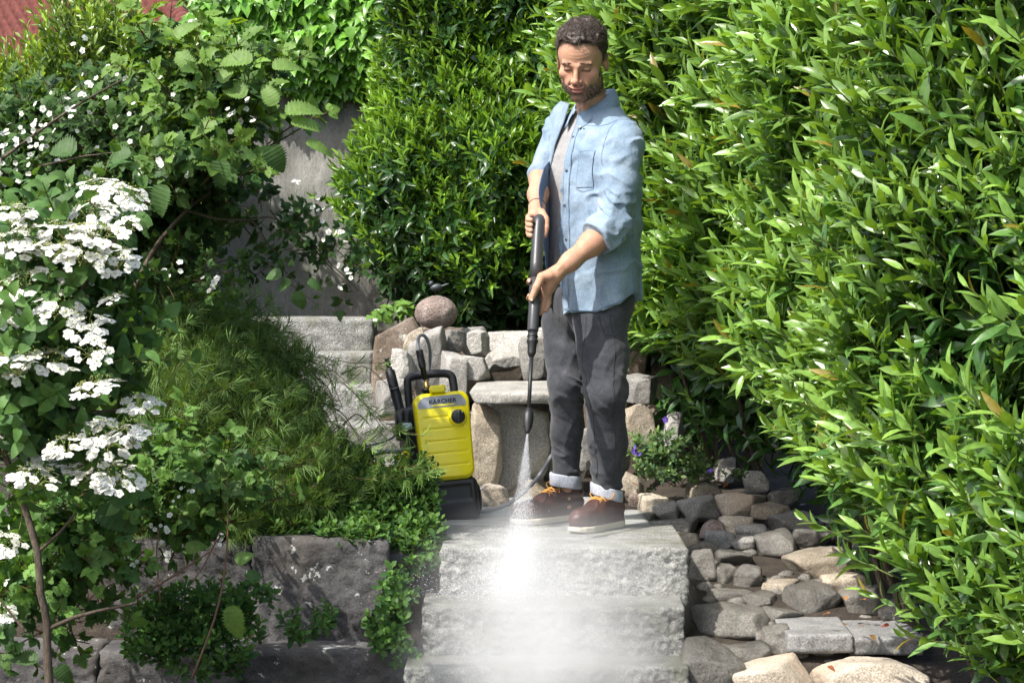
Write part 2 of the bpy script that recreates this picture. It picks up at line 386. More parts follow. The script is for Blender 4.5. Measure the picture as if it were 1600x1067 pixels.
def shoot(seed, L=0.24, n=11, ll=(.10, .13), lw=(.032, .042), young=(.20, .40, .035), old=(.055, .14, .022), open_=0.75, shape='lance', nseg=4, curl=.25, stem=(.16, .2, .05), sr=.0022, fold=.35, whorl=2.4, start=.12, odd=0.0):
    """a leafy shoot along +z"""
    r = rng(seed); parts = []
    bend = r.uniform(-.12, .12, 2) * L
    def ax(t): return np.array([bend[0] * t * t, bend[1] * t * t, L * t])
    sv, sf = tube([ax(t) for t in np.linspace(0, 1, 4)], [sr * 1.3, sr * 1.1, sr * .9, sr * .5], 4, cap=False)
    parts.append((sv, sf, np.tile(stem, (len(sv), 1))))
    for k in range(n):
        t = start + (1 - start) * (k + .5) / n
        az = k * whorl + r.uniform(-.35, .35)
        el = open_ * (1.15 - .75 * t) + r.uniform(-.15, .15)      # angle away from stem
        el = max(el, .12)
        l_ = r.uniform(*ll) * (1 - .35 * t ** 3); w_ = r.uniform(*lw) * (1 - .25 * t ** 3)
        V, F = leaf(l_, w_, fold + r.uniform(-.15, .15), curl + r.uniform(-.15, .25), nseg, shape)
        d = np.array([math.sin(el) * math.cos(az), math.sin(el) * math.sin(az), math.cos(el)])
        up = np.array([0, 0, 1.]) - d * d[2]; 
        R = frame(d, up if np.linalg.norm(up) > .05 else (1, 0, 0), r.uniform(-.35, .35))
        V = V @ R.T + ax(t)
        m = np.clip(t ** 1.5 + r.uniform(-.25, .2), 0, 1)
        c = np.array(old) * (1 - m) + np.array(young) * m; c = c * r.uniform(.82, 1.18)
        if odd and r.random() < odd: c = np.array((.42, .34, .06)) * r.uniform(.6, 1)
        parts.append((V, F, np.tile(c, (len(V), 1))))
    return merge(parts)
def scatter(templates, pos, R, scale, tint=None, seed=0):
    """copies of template shoots at pos (n,3) with rotations R (n,3,3) -> one V,F,C"""
    r = rng(seed); k = r.integers(0, len(templates), len(pos)); out = []
    for i, (V, F, K) in enumerate(templates):
        s = np.nonzero(k == i)[0]
        if not len(s): continue
        P = np.einsum('nij,vj->nvi', R[s], V) * scale[s][:, None, None] + pos[s][:, None, :]
        n = len(V); FF = (F[None] + (np.arange(len(s)) * n)[:, None, None]).reshape(-1, F.shape[1])
        cc = np.tile(K[None], (len(s), 1, 1))
        if tint is not None: cc = cc * tint[s][:, None, :]
        out.append((P.reshape(-1, 3), FF, cc.reshape(-1, 3)))
    return merge(out)
def zframes(axis, roll):
    """rotations (n,3,3) taking local z to axis"""
    a = nrm(axis); h = np.where(np.abs(a[:, 2:3]) > .95, np.array([[1., 0, 0]]), np.array([[0, 0, 1.]]))
    x = nrm(np.cross(h, a)); y = np.cross(a, x)
    c, s = np.cos(roll)[:, None], np.sin(roll)[:, None]
    return np.stack([x * c + y * s, -x * s + y * c, a], -1)
def yframes(d, up, roll):
    d = nrm(d); x = nrm(np.cross(d, up)); z = np.cross(x, d)
    c, s = np.cos(roll)[:, None], np.sin(roll)[:, None]
    return np.stack([x * c - z * s, d, x * s + z * c], -1)
# ------------------------------------------------------------------ ground
def ground_z(x, y):
    D = y - CAM_Y
    right = np.interp(D, [5.6, 6.3, 6.8, 7.2, 7.9, 8.3, 8.6], [-.62, -.46, -.30, -.19, -.05, .02, .05])
    midz = np.interp(D, [6.0, 6.6, 6.9, 8.2, 8.7], [-.62, -.6, -.07, -.05, .0])
    left = np.interp(D, [6.0, 6.55, 6.75, 7.6, 8.2, 9.0], [-.60, -.58, -.03, .0, .06, .15])
    a = smooth(.52, .66, x); b = smooth(-.22, -.36, x)
    z = midz * (1 - a) * (1 - b) + right * a + left * b
    q_ = .62 * smooth(-.42, -.56, x); up = smooth(9.0, 9.35, D - q_)
    z = z * (1 - up) + .60 * up
    return z
def axis_pts(fine, lo, hi, far):
    a = np.arange(lo, hi, fine); g = []; d = fine
    p = hi
    while p < far: g.append(p); d *= 1.25; p += d
    q = []; d = fine; p = lo
    while p > -far: q.append(p); d *= 1.25; p -= d
    return np.array(sorted(set(np.round(np.concatenate([q, a, g]), 5))))
gx = axis_pts(.04, -2.6, 2.6, 400); gy = axis_pts(.04, -2.4, 2.6, 400)
X, Y = np.meshgrid(gx, gy, indexing='ij')
Z = ground_z(X, Y)
near = (np.abs(X) < 4) & (np.abs(Y) < 4)
Z = Z + np.where(near, fbm(np.stack([X * 5, Y * 5, X * 0], -1), 4) * .02, 0)
i, j = np.meshgrid(np.arange(len(gx) - 1), np.arange(len(gy) - 1), indexing='ij'); nY = len(gy)
F = np.stack([i * nY + j, (i + 1) * nY + j, (i + 1) * nY + j + 1, i * nY + j + 1], -1).reshape(-1, 4)
tag(mk('ground', np.stack([X, Y, Z], -1).reshape(-1, 3), F, M['soil'], origin=(0, 0, 0)), kind='structure')

# ------------------------------------------------------------------ stone stairs in front
def block_obj(name, x0, x1, yf, depth, ztop, h, mat, label, cat, group=None, seed=0, rot=0, kind=None, **kw):
    V, F = stone_block((x1 - x0, depth, h), seed=seed, **kw)
    if rot: V = V @ rotm('Z', rot).T
    V = V + np.array([(x0 + x1) / 2, yf + depth / 2, ztop - h])
    return tag(mk(name, V, F, mat, origin=((x0 + x1) / 2, yf + depth / 2, ztop - h)), label, cat, group, kind)
SG = 'granite steps of the front stair'
ST = dict(res=.006, rnd=.0035, rough=.004, fine=.001, front=.020, skew=.006)
block_obj('stone_step', -.232, .572, -.60, .62, 0.0, .19, M['granite'], 'top granite step block that the man stands on, rough split front', 'stone step', SG, 3, **ST)
block_obj('stone_step', -.285, .548, -.84, .34, -.155, .19, M['granite_wet'], 'middle granite step hit by the water jet', 'stone step', SG, 4, **ST)
block_obj('stone_step', -.33, .54, -1.03, .34, -.308, .24, M['granite_wet'], 'lowest granite step at the bottom edge in mist', 'stone step', SG, 5, **ST)
block_obj('stone_slab', -.26, .50, .024, .50, -.004, .10, M['granite_top'], 'grey paving slab on the landing behind the top step, between washer and bench', 'paving slab', None, 6, res=.02, rnd=.01, rough=.004, skew=.01)
block_obj('stone_slab', -.30, .42, .53, .50, -.010, .10, M['granite_top'], 'rear paving slab of the landing in front of the bench pedestal', 'paving slab', None, 7, res=.02, rnd=.01, rough=.004, skew=.01)

# stair rising at the left behind the washer
LG = 'granite steps of the rear stair'
for k, (D, zt, x0p, x1p, lab) in enumerate([
        (8.22, .120, 500, 648, 'lowest granite step of the rear stair, beside the washer'),
        (8.52, .266, 470, 640, 'second granite step from the bottom of the rear stair, half under maple'),
        (8.82, .405, 440, 600, 'third granite step from the bottom of the rear stair, beside brown boulder'),
        (9.12, .540, 400, 582, 'fourth granite step of the rear stair, just below the top ledge'),
        (9.42, .690, 330, 582, 'top granite ledge of the rear stair below the grey wall')]):
    x0 = (x0p - 800) / sc(D); x1 = (x1p - 800) / sc(D)
    block_obj('stone_step', x0, x1, D + CAM_Y, .36, zt, .165, M['granite'], lab, 'stone step', LG, 20 + k, res=.015, rnd=.008, rough=.008, front=.014, skew=.012)

# ------------------------------------------------------------------ stones
def rock_at(name, box, D, mat, label, cat='stone', group=None, dr=.8, boxy=.5, sub=4, seed=0, rough=.05, planes=14, lift=0):
    x0, y0, x1, y1 = box; s = sc(D); w = (x1 - x0) / s; dep = min(w, (y1 - y0) / s * 1.6) * dr
    h = max((y1 - y0) / s - .13 * dep, .02)
    V, F = rock((w, dep, h), seed, sub, boxy, planes, rough)
    b = at((x0 + x1) / 2, y1, D); b[1] += dep * .45; b[2] += lift
    return tag(mk(name, V + b, F, mat, origin=b), label, cat, group)
R_ = [  # retaining wall behind the washer and bench: box, distance, material, boxiness, label
 ((578, 488, 662, 668), 8.75, 'brown', .45, 'big brown boulder left of the wall behind the washer handle', 'boulder'),
 ((626, 500, 760, 640), 9.02, 'brown', .5, 'dark brown stone behind the upright grey slabs of the wall', 'stone'),
 ((632, 510, 659, 556), 8.62, 'tan', .95, 'small tan brick-shaped stone tilted beside the brown boulder', 'stone'),
 ((610, 542, 646, 610), 8.55, 'light', .4, 'small whitish stone above the washer lance holder', 'stone'),
 ((588, 588, 640, 650), 8.5, 'grey', .5, 'grey stone low behind the lance holder', 'stone'),
 ((640, 506, 696, 640), 8.6, 'grey', .6, 'large upright grey slab behind the washer hose', 'stone'),
 ((688, 546, 728, 690), 8.52, 'grey', .7, 'dark grey upright stone right of the hose loop', 'stone'),
 ((694, 514, 724, 550), 8.7, 'grey', .5, 'small grey stone below the round boulder, left of the pointed one', 'stone'),
 ((718, 508, 763, 560), 8.85, 'grey', .9, 'square grey wall block behind the pointed stone', 'stone'),
 ((732, 514, 757, 558), 8.66, 'light', .45, 'small pale pointed stone standing on the wedge stone', 'stone'),
 ((716, 552, 764, 594), 8.55, 'grey', .8, 'wedge-shaped grey stone above the bench slab corner', 'stone'),
 ((760, 511, 850, 562), 8.98, 'light', .95, 'long pale tooled wall block above the bench', 'stone'),
 ((758, 545, 814, 582), 8.8, 'light', .9, 'flat pale slab between tooled block and bench', 'stone'),
 ((812, 522, 856, 594), 8.72, 'grey', .7, 'cracked dark grey stone behind the lance above the bench', 'stone'),
 ((838, 508, 905, 600), 8.95, 'grey', .7, 'grey wall stone partly behind the lance and left jeans leg', 'stone'),
 ((900, 545, 935, 610), 8.7, 'brown', .6, 'brown wall stone seen between the jeans legs', 'stone'),
 ((700, 640, 745, 760), 8.4, 'grey', .6, 'grey stone between washer and pedestal', 'stone'),
 ((728, 622, 782, 770), 8.22, 'tan', .5, 'large rough tan stone leaning under the bench slab', 'stone'),
 ((744, 755, 793, 795), 7.95, 'beige', .6, 'flat beige stone on the landing right of the washer', 'stone'),
 ((790, 740, 860, 800), 8.3, 'tan', .5, 'tan foot stone at the base of the pedestal', 'stone'),
 ((905, 668, 932, 735), 8.2, 'grey', .9, 'grey block between the two jeans legs', 'stone'),
 ((960, 498, 1012, 590), 8.8, 'brown', .55, 'mossy brown stone behind the right hip of the jeans', 'stone'),
 ((972, 582, 1026, 632), 8.55, 'grey', .85, 'grey angular stone right of the right knee under the hedge', 'stone'),
 ((972, 627, 1022, 706), 8.4, 'tan', .5, 'rounded tan stone right of the right calf', 'stone'),
 ((915, 600, 985, 680), 8.75, 'brown', .5, 'brown wall stone mostly behind the right jeans leg', 'stone'),
 ((930, 690, 985, 745), 8.3, 'grey', .5, 'grey wall stone low behind the right trouser cuff', 'stone'),
 ((845, 690, 915, 765), 8.45, 'grey', .5, 'grey stone low between pedestal and left trouser cuff', 'stone'),
 ((1015, 560, 1075, 660), 8.85, 'brown', .6, 'dark brown stone in hedge shade right of the grey angular stone', 'stone'),
 ((1060, 600, 1130, 700), 8.9, 'brown', .6, 'rightmost dark stone of the back wall deep under the hedge', 'stone'),
]
for k, (b, D, m, bx, lab, cat) in enumerate(R_):
    rock_at('boulder' if cat == 'boulder' else 'stone', (b[0] - 3, b[1] - 2, b[2] + 3, b[3] + 2), D, M[m], lab, cat, 'stones of the retaining wall', .75, max(bx, .5), 5, 100 + k, .035, 9)
rock_at('boulder', (646, 455, 715, 516), 8.75, M['red'], 'round reddish boulder on top of the wall carrying a small bird', 'boulder', None, .95, .0, 5, 7, .035, 3)
# bench of stone: slab on a pedestal
V, F = stone_block((.315, .44, .048), res=.012, rnd=.008, rough=.006, front=.012, skew=.05, seed=9)
V = V @ rotm('X', .05).T @ rotm('Z', -.04).T; p = at(803, 628, 8.15)
tag(mk('stone_slab', V + p + [0, .22, 0], F, M['light'], origin=p + [0, .22, 0]), 'pale thick slab serving as a bench seat behind the lance', 'bench slab')
V, F = rock((.285, .36, .445), 57, 5, 1.2, 6, .03); p = at(808, 790, 8.30)
tag(mk('stone_pedestal', V * [1, 1, 1] + p + [0, .16, 0], F, M['pedestal'], origin=p + [0, .16, 0]), 'weathered stone pedestal under the bench slab', 'pedestal')

B_ = [  # stone bed at the right, boxes in the photograph
 (973, 735, 1004, 785, 'tan', .5, 'upright tan stone touching the right boot heel'),
 (985, 772, 1003, 792, 'red', .3, 'small orange-brown pebble right of the boot heel'),
 (1000, 769, 1044, 806, 'tan', .5, 'tan stone behind the angular grey one near the boot'),
 (1020, 780, 1065, 814, 'grey', .9, 'angular grey stone two stones right of the boot'),
 (1060, 772, 1124, 818, 'grey', .75, 'bluish grey wedge stone left of the beige oval stone'),
 (1075, 749, 1131, 786, 'tan', .6, 'flat tan stone directly under the purple flowered plant'),
 (1117, 764, 1202, 808, 'beige', .2, 'large beige oval stone at the back of the stone bed'),
 (1176, 783, 1235, 820, 'tan', .4, 'striped tan stone right of the beige oval stone'),
 (1198, 798, 1272, 830, 'grey', .5, 'wide grey stone under the lowest hedge sprig'),
 (1128, 803, 1176, 838, 'tan', .35, 'rounded tan stone below the beige oval stone'),
 (1096, 811, 1130, 844, 'red', .4, 'small reddish stone left of the rounded tan one'),
 (1153, 817, 1199, 844, 'grey', .4, 'smooth grey stone in the middle of the bed'),
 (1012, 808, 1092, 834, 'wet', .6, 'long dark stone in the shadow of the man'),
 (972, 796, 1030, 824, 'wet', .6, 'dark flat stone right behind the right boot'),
 (985, 815, 1013, 831, 'light', .6, 'small pale chip on the landing edge right of the boot'),
 (1033, 823, 1096, 862, 'tan', .3, 'golden brown stone at the right rim of the landing'),
 (1103, 826, 1146, 858, 'slate', .6, 'slate blue stone above the glistening wet stone'),
 (1147, 836, 1184, 863, 'grey', .3, 'small round grey stone left of the dark wet hump'),
 (1184, 822, 1250, 874, 'wet', .15, 'dark round wet hump left of the large smooth boulder'),
 (1231, 850, 1335, 914, 'tan', .4, 'large smooth grey-beige boulder in the centre of the bed'),
 (1110, 854, 1178, 894, 'wet', .4, 'dark rounded stone right of the pointed wet stone'),
 (1074, 842, 1126, 882, 'wet', .3, 'glistening wet stone beside the corner of the top step'),
 (1078, 856, 1120, 922, 'wet', .6, 'dark pointed upright stone beside the top step riser'),
 (1106, 880, 1155, 924, 'wet', .3, 'small dark oval stone below the rounded dark one'),
 (1150, 880, 1194, 932, 'wet', .9, 'dark square block left of the flat tan stones'),
 (1100, 918, 1176, 948, 'wet', .85, 'flat dark slab lying on the wide wet rock'),
 (1078, 938, 1212, 1004, 'wet', .6, 'wide dark wet rock beside the middle step'),
 (1168, 922, 1218, 958, 'wet', .5, 'dark rough stone right of the flat dark slab'),
 (1192, 903, 1252, 938, 'tan', .6, 'flat tan stone in front of the large smooth boulder'),
 (1230, 906, 1320, 970, 'wet', .35, 'rounded dark wet boulder above the split slab'),
 (1288, 890, 1366, 934, 'tan', .35, 'tan stone under the hedge right of the smooth boulder'),
 (1320, 912, 1386, 972, 'wet', .7, 'dark wet cube-like stone above the right slab'),
 (1376, 930, 1440, 978, 'wet', .5, 'rightmost dark stone below the hedge leaves'),
 (1197, 946, 1256, 984, 'wet', .5, 'dark stone left of the split slab upper corner'),
 (1196, 976, 1236, 1028, 'wet', .7, 'dark pointed stone between wet rock and split slab'),
 (1066, 995, 1166, 1090, 'wet', .5, 'rough glistening wet rock at the bottom beside the lowest step'),
 (1140, 1000, 1206, 1060, 'wet', .4, 'dark wet stone left above the pale beige boulder'),
 (1040, 641, 1068, 722, 'light', .5, 'tall pale standing stone behind the purple flowers'),
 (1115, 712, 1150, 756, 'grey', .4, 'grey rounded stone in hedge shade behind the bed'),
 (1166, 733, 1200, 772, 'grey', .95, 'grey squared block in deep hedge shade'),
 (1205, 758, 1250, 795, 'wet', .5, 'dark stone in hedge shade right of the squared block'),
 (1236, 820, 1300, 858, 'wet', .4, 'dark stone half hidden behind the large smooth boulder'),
]
def bed_D(yb): return 7.95 - (yb - 780) * 0.0053
for k, (x0, y0, x1, y1, m, bx, lab) in enumerate(B_):
    D = bed_D(y1) if y1 > 760 else 8.3
    rock_at('stone', (x0 - 3, y0 - 2, x1 + 3, y1 + 3), D, M[m], lab, 'stone', 'stones of the bed beside the stair', 1.0, bx, 4, 300 + k, .045, 10)
# a filling of small cobbles below the big ones
r = rng(5); Vs = []
for k in range(230):
    px = r.uniform(985, 1420); py = r.uniform(770, 1040)
    if px > 1150 + (py - 700) * .95 + 60: continue
    D = bed_D(py) + r.uniform(-.05, .1); w = r.uniform(.02, .075)
    V, F = rock((w, w * r.uniform(.7, 1.1), w * r.uniform(.5, .8)), 900 + k % 40, 2, r.choice([0.2, .6]), 10, .04)
    p = at(px, py, D); p[2] = ground_z(p[0], p[1]) - .022
    Vs.append((V + p, F))
V, F, _ = merge(Vs)
tag(mk('cobbles', V, F, M['wet']), 'small dark pebbles filling the gaps between the bed stones', 'pebbles', None, 'stuff')
# split slab and pale boulders at the front
for (x0, x1, yt, lab, sd) in ((1232, 1333, 978, 'left half of the cracked grey slab, with fallen brown leaves', 61), (1335, 1446, 982, 'right half of the cracked grey slab, under the hedge leaves', 62)):
    D = 6.58; a = at(x0, yt + 20, D); b = at(x1, yt + 20, D)
    V, F = stone_block((b[0] - a[0], .34, .065), res=.009, rnd=.006, rough=.006, front=.012, skew=.05, seed=sd)
    c = (a + b) / 2 + [0, .17, -.05]; tag(mk('stone_slab', V + c, F, M['slate'], origin=c), lab, 'stone slab')
rock_at('boulder', (1138, 1018, 1282, 1120), 6.28, M['beige'], 'pale beige boulder at the bottom edge, left of its neighbour', 'boulder', None, 1.1, .45, 5, 71, .03)
rock_at('boulder', (1278, 1016, 1460, 1120), 6.25, M['beige'], 'pale beige boulder at the bottom edge, right of its neighbour', 'boulder', None, 1.1, .5, 5, 72, .03)

# ------------------------------------------------------------------ dark block wall at the lower left
DW = [(392, 843, 604, 1024, 6.62, 'big dark stone block with white lichen specks, nearest the stair', .9, 5),
      (165, 846, 392, 1020, 6.66, 'dark stone block in the middle of the upper wall course', .85, 6),
      (-60, 812, 168, 1010, 6.72, 'dark stone block at the left edge of the upper wall course', .85, 8),
      (372, 1018, 640, 1150, 6.45, 'lower course stone block right, under the lichen-specked one', .9, 9),
      (150, 1020, 372, 1150, 6.42, 'lower course stone block in the middle', .9, 10),
      (-60, 1018, 150, 1150, 6.42, 'lower course stone block at the left edge', .9, 11),
      (596, 868, 664, 1010, 6.76, 'dark filler stone between the wall and the granite stair', .6, 12)]
for x0, y0, x1, y1, D, lab, bx, sd in DW:
    a = at(x0, y1, D); b = at(x1, y0, D); h = b[2] - a[2]
    V, F = stone_block((b[0] - a[0] - .006, .36, h), res=.011, rnd=.016, rough=.018, fine=.004, skew=.035, front=.02, seed=sd)
    c = np.array([(a[0] + b[0]) / 2, a[1] + .18, a[2] - .0])
    tag(mk('stone_block', V + c, F, M['darkstone'], origin=c), lab, 'stone block', 'blocks of the garden wall')

# ------------------------------------------------------------------ grey wall behind, house behind it
a = at(150, 500, 10.6); b = at(690, 500, 10.6)
V, F = gridbox(110, 4, 60); V = V * [(b[0] - a[0]) / 2, .12, .78]; V = V + [(a[0] + b[0]) / 2, a[1] + .12, 1.30]
V[:, 1] += (fbm(V * 2.5, 4) * .035 + fbm(V * [14, 14, 6], 3) * .010); V[:, 2] += (V[:, 2] > 1.6) * fbm(V * [3, 0, 0], 2) * .05
tag(mk('garden_wall', V, F, M['concrete']), 'tall rough grey rendered wall below the hanging ivy', 'wall')
house = thing('house', 'house with red tiled roof showing over the garden at the top left', 'house', (-5.4, 11.0, 0))
M['tile'] = simple('clay_tile', (.12, .034, .026), .95, bump=.4, bscale=60, var=.35)
M['render'] = simple('cream_render', (.62, .58, .50), .9, bump=.3, bscale=80)
def roofpoly(p00, p10, p11, p01, nu, nv, thick=.05):
    """tiled slope: rows stepped along v, barrels along u"""
    u = np.linspace(0, 1, nu * 6 + 1); v = np.repeat(np.linspace(0, 1, nv + 1), 2)[1:-1]
    U, Vv = np.meshgrid(u, v, indexing='ij')
    P = (np.outer((1 - u), np.ones(len(v)))[..., None] * ((1 - Vv)[..., None] * p00 + Vv[..., None] * p01) + U[..., None] * ((1 - Vv)[..., None] * p10 + Vv[..., None] * p11))
    nn = nrm(np.cross(np.array(p10) - p00, np.array(p01) - p00))
    lift = np.abs(np.sin(U * nu * np.pi)) ** .7 * thick + np.where(np.arange(len(v)) % 2 == 0, .035, 0.0)[None, :]
    P = P + lift[..., None] * nn
    i, j = np.meshgrid(np.arange(len(u) - 1), np.arange(len(v) - 1), indexing='ij'); w = len(v)
    return P.reshape(-1, 3), np.stack([i * w + j, (i + 1) * w + j, (i + 1) * w + j + 1, i * w + j + 1], -1).reshape(-1, 4)
HD = 18.0
e0 = at(-250, 150, HD); e1 = at(335, 100, HD); r0 = at(-250, 28, HD + 5.0); r1 = at(232, -25, HD + 3.0)
mk('roof', *roofpoly(e0, e1, r1, r0, 34, 12), M['tile'], house)
g0, g1 = e1 + [0, .02, -.08], r1 + [0, 0, -.08]
V = np.array([e0 + [0, .15, -.12], e1 + [-.12, .15, -.12], e1 + [-.12, .15, -6], e0 + [0, .15, -6], e1 + [-.12, 6, -.12], e1 + [-.12, 6, -6], r1 + [-.12, 0, -.15], e0 + [0, 6, -.12], e0 + [0, 6, -6], r0 + [0, 0, -.15]])
mk('wall', V, [(0, 1, 2, 3), (1, 4, 5, 2), (1, 6, 4), (4, 7, 8, 5), (7, 0, 3, 8), (0, 9, 7)], M['render'], house, smooth_=False)
tv, tf = [], []
mk('roof_back', *roofpoly(np.array(r0), np.array(r1), e1 + [-.0, 6.2, 0], e0 + [0, 6.2, 0], 34, 12), M['tile'], house)
parts = []
for t in np.linspace(0, .94, 15):                    # verge tiles down the gable edge
    q = e1 * (1 - t) + r1 * t; d = (r1 - e1) / np.linalg.norm(r1 - e1)
    parts.append(along(lathe([(0.001, 0), (.095, 0), (.075, .36), (0.001, .36)], 10), q + [0.02, 0, .03], q + d + [0.02, 0, .05]))
mk('verge_tiles', *merge(parts)[:2], M['tile'], house)
# ------------------------------------------------------------------ hedges
UP = np.array([0, 0, 1.0])
def lit(axis, r, n, spread): return nrm(axis + r.normal(size=(n, 3)) * spread)
def stems(r, pts, n=5):
    out = []
    for p0, p1 in pts:
        mid = (p0 + p1) / 2 + r.uniform(-.1, .1, 3)
        out.append(tube(spline([p0, mid, p1], 8), np.linspace(.012, .004, 8), 6))
    return out
# --- the long cherry laurel hedge at the right, running towards the camera
HA, HB = np.array([.50, 1.15]), np.array([1.78, -3.55])
hd = HB - HA; hn = np.array([hd[1], -hd[0]]); hn = hn / np.linalg.norm(hn)
if hn[0] > 0: hn = -hn
HN = np.array([hn[0], hn[1], 0.0])
def hz0(s): return np.interp(s, [-.4, .05, .11, .27, .36, .47, .62, 1.0], [.62, .58, .50, .33, .17, .04, -.26, -.5])
def hedge_surf(s, z, depth):
    b = fbm(np.stack([s * 5.5, z * 1.4, s * 0 + 3.3], -1), 3) * .26
    low = np.clip((z - hz0(s)) / .5, 0, 1); b = b - (1 - low) ** 2 * .16
    P = np.zeros((len(s), 3)); P[:, :2] = HA + np.outer(s, hd); P[:, 2] = z
    return P + HN * (b - depth)[:, None]
right_hedge = thing('hedge', 'tall glossy laurel hedge filling the right side of the garden', 'hedge', (1.3, -1.0, -.2))
r = rng(11)
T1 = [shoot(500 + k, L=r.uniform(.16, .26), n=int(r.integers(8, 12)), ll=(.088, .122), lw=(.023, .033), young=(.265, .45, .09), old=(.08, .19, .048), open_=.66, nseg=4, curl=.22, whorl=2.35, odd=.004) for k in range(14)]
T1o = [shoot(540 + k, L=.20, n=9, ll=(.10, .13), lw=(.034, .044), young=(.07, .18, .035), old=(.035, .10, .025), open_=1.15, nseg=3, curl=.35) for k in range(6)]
N = 5600
s = r.uniform(-.14, 1.0, N * 2); zt = 2.25 + 0 * s; zb = hz0(s)
# denser where it is far (small in view): keep everything; height range visible
z = zb - .04 + r.random(N * 2) * (zt - zb + .04)
D = HA[1] + s * hd[1] - CAM_Y
keep = r.random(N * 2) < np.clip(.35 + .12 * (D - 4.2), .3, .95)
s, z = s[keep], z[keep]; n = len(s)
P = hedge_surf(s, z, r.random(n) ** 1.4 * .22)
ax = lit(np.array([-.60, -.26, .74]), r, n, .26)
gap = fbm(P * 3.1, 3); k2 = gap > -.28                     # hollows between the shoots
P, ax = P[k2], ax[k2]; n = len(P)
tint = np.clip(1 + fbm(P * 1.6, 2)[:, None] * .35 + r.normal(size=(n, 1)) * .07, .6, 1.4) * np.array([1, 1, 1.])
A = scatter(T1, P, zframes(ax, r.uniform(0, 6.28, n)), r.uniform(.65, 1.3, n), tint, 1)
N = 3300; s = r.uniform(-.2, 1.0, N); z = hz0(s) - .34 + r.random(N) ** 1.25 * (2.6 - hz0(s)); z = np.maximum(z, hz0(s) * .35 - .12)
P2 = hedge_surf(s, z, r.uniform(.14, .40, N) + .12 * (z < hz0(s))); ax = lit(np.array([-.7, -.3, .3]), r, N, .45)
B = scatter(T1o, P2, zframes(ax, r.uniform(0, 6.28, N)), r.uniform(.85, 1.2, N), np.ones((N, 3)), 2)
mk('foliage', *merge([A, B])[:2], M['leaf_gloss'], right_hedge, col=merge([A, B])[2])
print('right hedge verts', len(A[0]) + len(B[0]))
def hedge_core(surf, ss, zz, zlo):
    S_, Z_ = np.meshgrid(ss, zz, indexing='ij'); P = surf(S_.ravel(), (zlo(S_) + Z_ * (2.35 - zlo(S_))).ravel())
    w = len(zz); i, j = np.meshgrid(np.arange(len(ss) - 1), np.arange(w - 1), indexing='ij')
    return P, np.stack([i * w + j, (i + 1) * w + j, (i + 1) * w + j + 1, i * w + j + 1], -1).reshape(-1, 4)
M['inner'] = stone_mat('painted_shade_core', (.012, .016, .006), (.022, .03, .012), (.045, .05, .022), 25, 1.0, .95, vary=0)  # near-black solid core, its colour stands in for shade in the foliage gaps
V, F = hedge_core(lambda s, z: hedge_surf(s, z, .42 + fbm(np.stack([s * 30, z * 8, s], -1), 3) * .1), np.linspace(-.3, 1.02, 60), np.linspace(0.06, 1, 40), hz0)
mk('shade_core', V, F, M['inner'], right_hedge)
pts = []
for k in range(26):
    s0 = r.uniform(-.1, .9); g = HA + s0 * hd - hn * r.uniform(.36, .5); z0 = float(ground_z(g[0], g[1])) - .05
    t = s0 + r.uniform(-.05, .05); e = hedge_surf(np.array([t]), np.array([hz0(t) + r.uniform(.2, .9)]), .12)[0]
    pts.append((np.array([g[0], g[1], z0]), e))
for v_ in stems(r, pts): mk('stem', *v_, M['bark'], right_hedge)
# a second, looser laurel sprig reaching out over the stones
def sprig(px0, py0, px1, py1, D0, D1, n=3, sd=0, T=None, sc_=1.0, droop=.0):
    a, b = at(px0, py0, D0), at(px1, py1, D1); rr = rng(sd)
    V, F, K = T[sd % len(T)]; L = V[:, 2].max(); d = b - a
    R = zframes(d[None], np.array([rr.uniform(0, 6.28)]))[0]; s_ = np.linalg.norm(d) / L
    V2 = V.copy(); V2 = V2 * s_ * 1.0
    return V2 @ R.T + a, F, K
sp = [sprig(1330, 845, 1238, 800, 6.3, 6.35, sd=1, T=T1), sprig(1395, 900, 1300, 850, 6.2, 6.3, sd=2, T=T1), sprig(1420, 960, 1330, 905, 6.1, 6.1, sd=3, T=T1), sprig(1380, 850, 1300, 800, 6.2, 6.3, sd=4, T=T1),
      sprig(1480, 1000, 1400, 950, 5.9, 5.9, sd=5, T=T1), sprig(1560, 1067, 1480, 1000, 5.5, 5.5, sd=6, T=T1), sprig(1440, 900, 1380, 840, 6.0, 6.0, sd=7, T=T1), sprig(1110, 660, 1060, 610, 7.6, 7.6, sd=8, T=T1)]
for V, F, K in sp: mk('sprig', V, F, M['leaf_gloss'], right_hedge, col=K)

# --- the middle hedge behind the man
mid_hedge = thing('hedge', 'dense dark green clipped laurel hedge behind the man, beside the grey wall', 'hedge', (0, 2.9, .6))
T2 = [shoot(600 + k, L=r.uniform(.12, .19), n=int(r.integers(8, 12)), ll=(.055, .078), lw=(.015, .021), young=(.235, .42, .045), old=(.05, .14, .026), open_=.68, nseg=3, curl=.15, sr=.0016) for k in range(12)]
T2o = [shoot(640 + k, L=.16, n=9, ll=(.07, .10), lw=(.022, .03), young=(.045, .12, .028), old=(.025, .075, .02), open_=1.2, nseg=3, curl=.35) for k in range(5)]
def mid_left(z):   # left outline (world x) by height
    return np.interp(z, [.6, .80, .95, 1.15, 1.40, 1.62, 1.75, 2.4], [-.50, -.56, -.66, -.78, -.76, -.60, -.57, -.60])
def mid_surf(u, z, depth):
    """u 0..1 from left outline to right end; rounds back at the left"""
    xl = mid_left(z); x = xl + u * (.95 - xl)
    y = 2.15 + .55 * np.exp(-((x - xl) / .16)) + fbm(np.stack([x * 2.2, z * 2.2, x * 0 + 9], -1), 3) * .30
    y = y + np.clip((.95 - z) / .35, 0, 1) ** 1.5 * .45
    return np.stack([x, y + depth, z], -1)
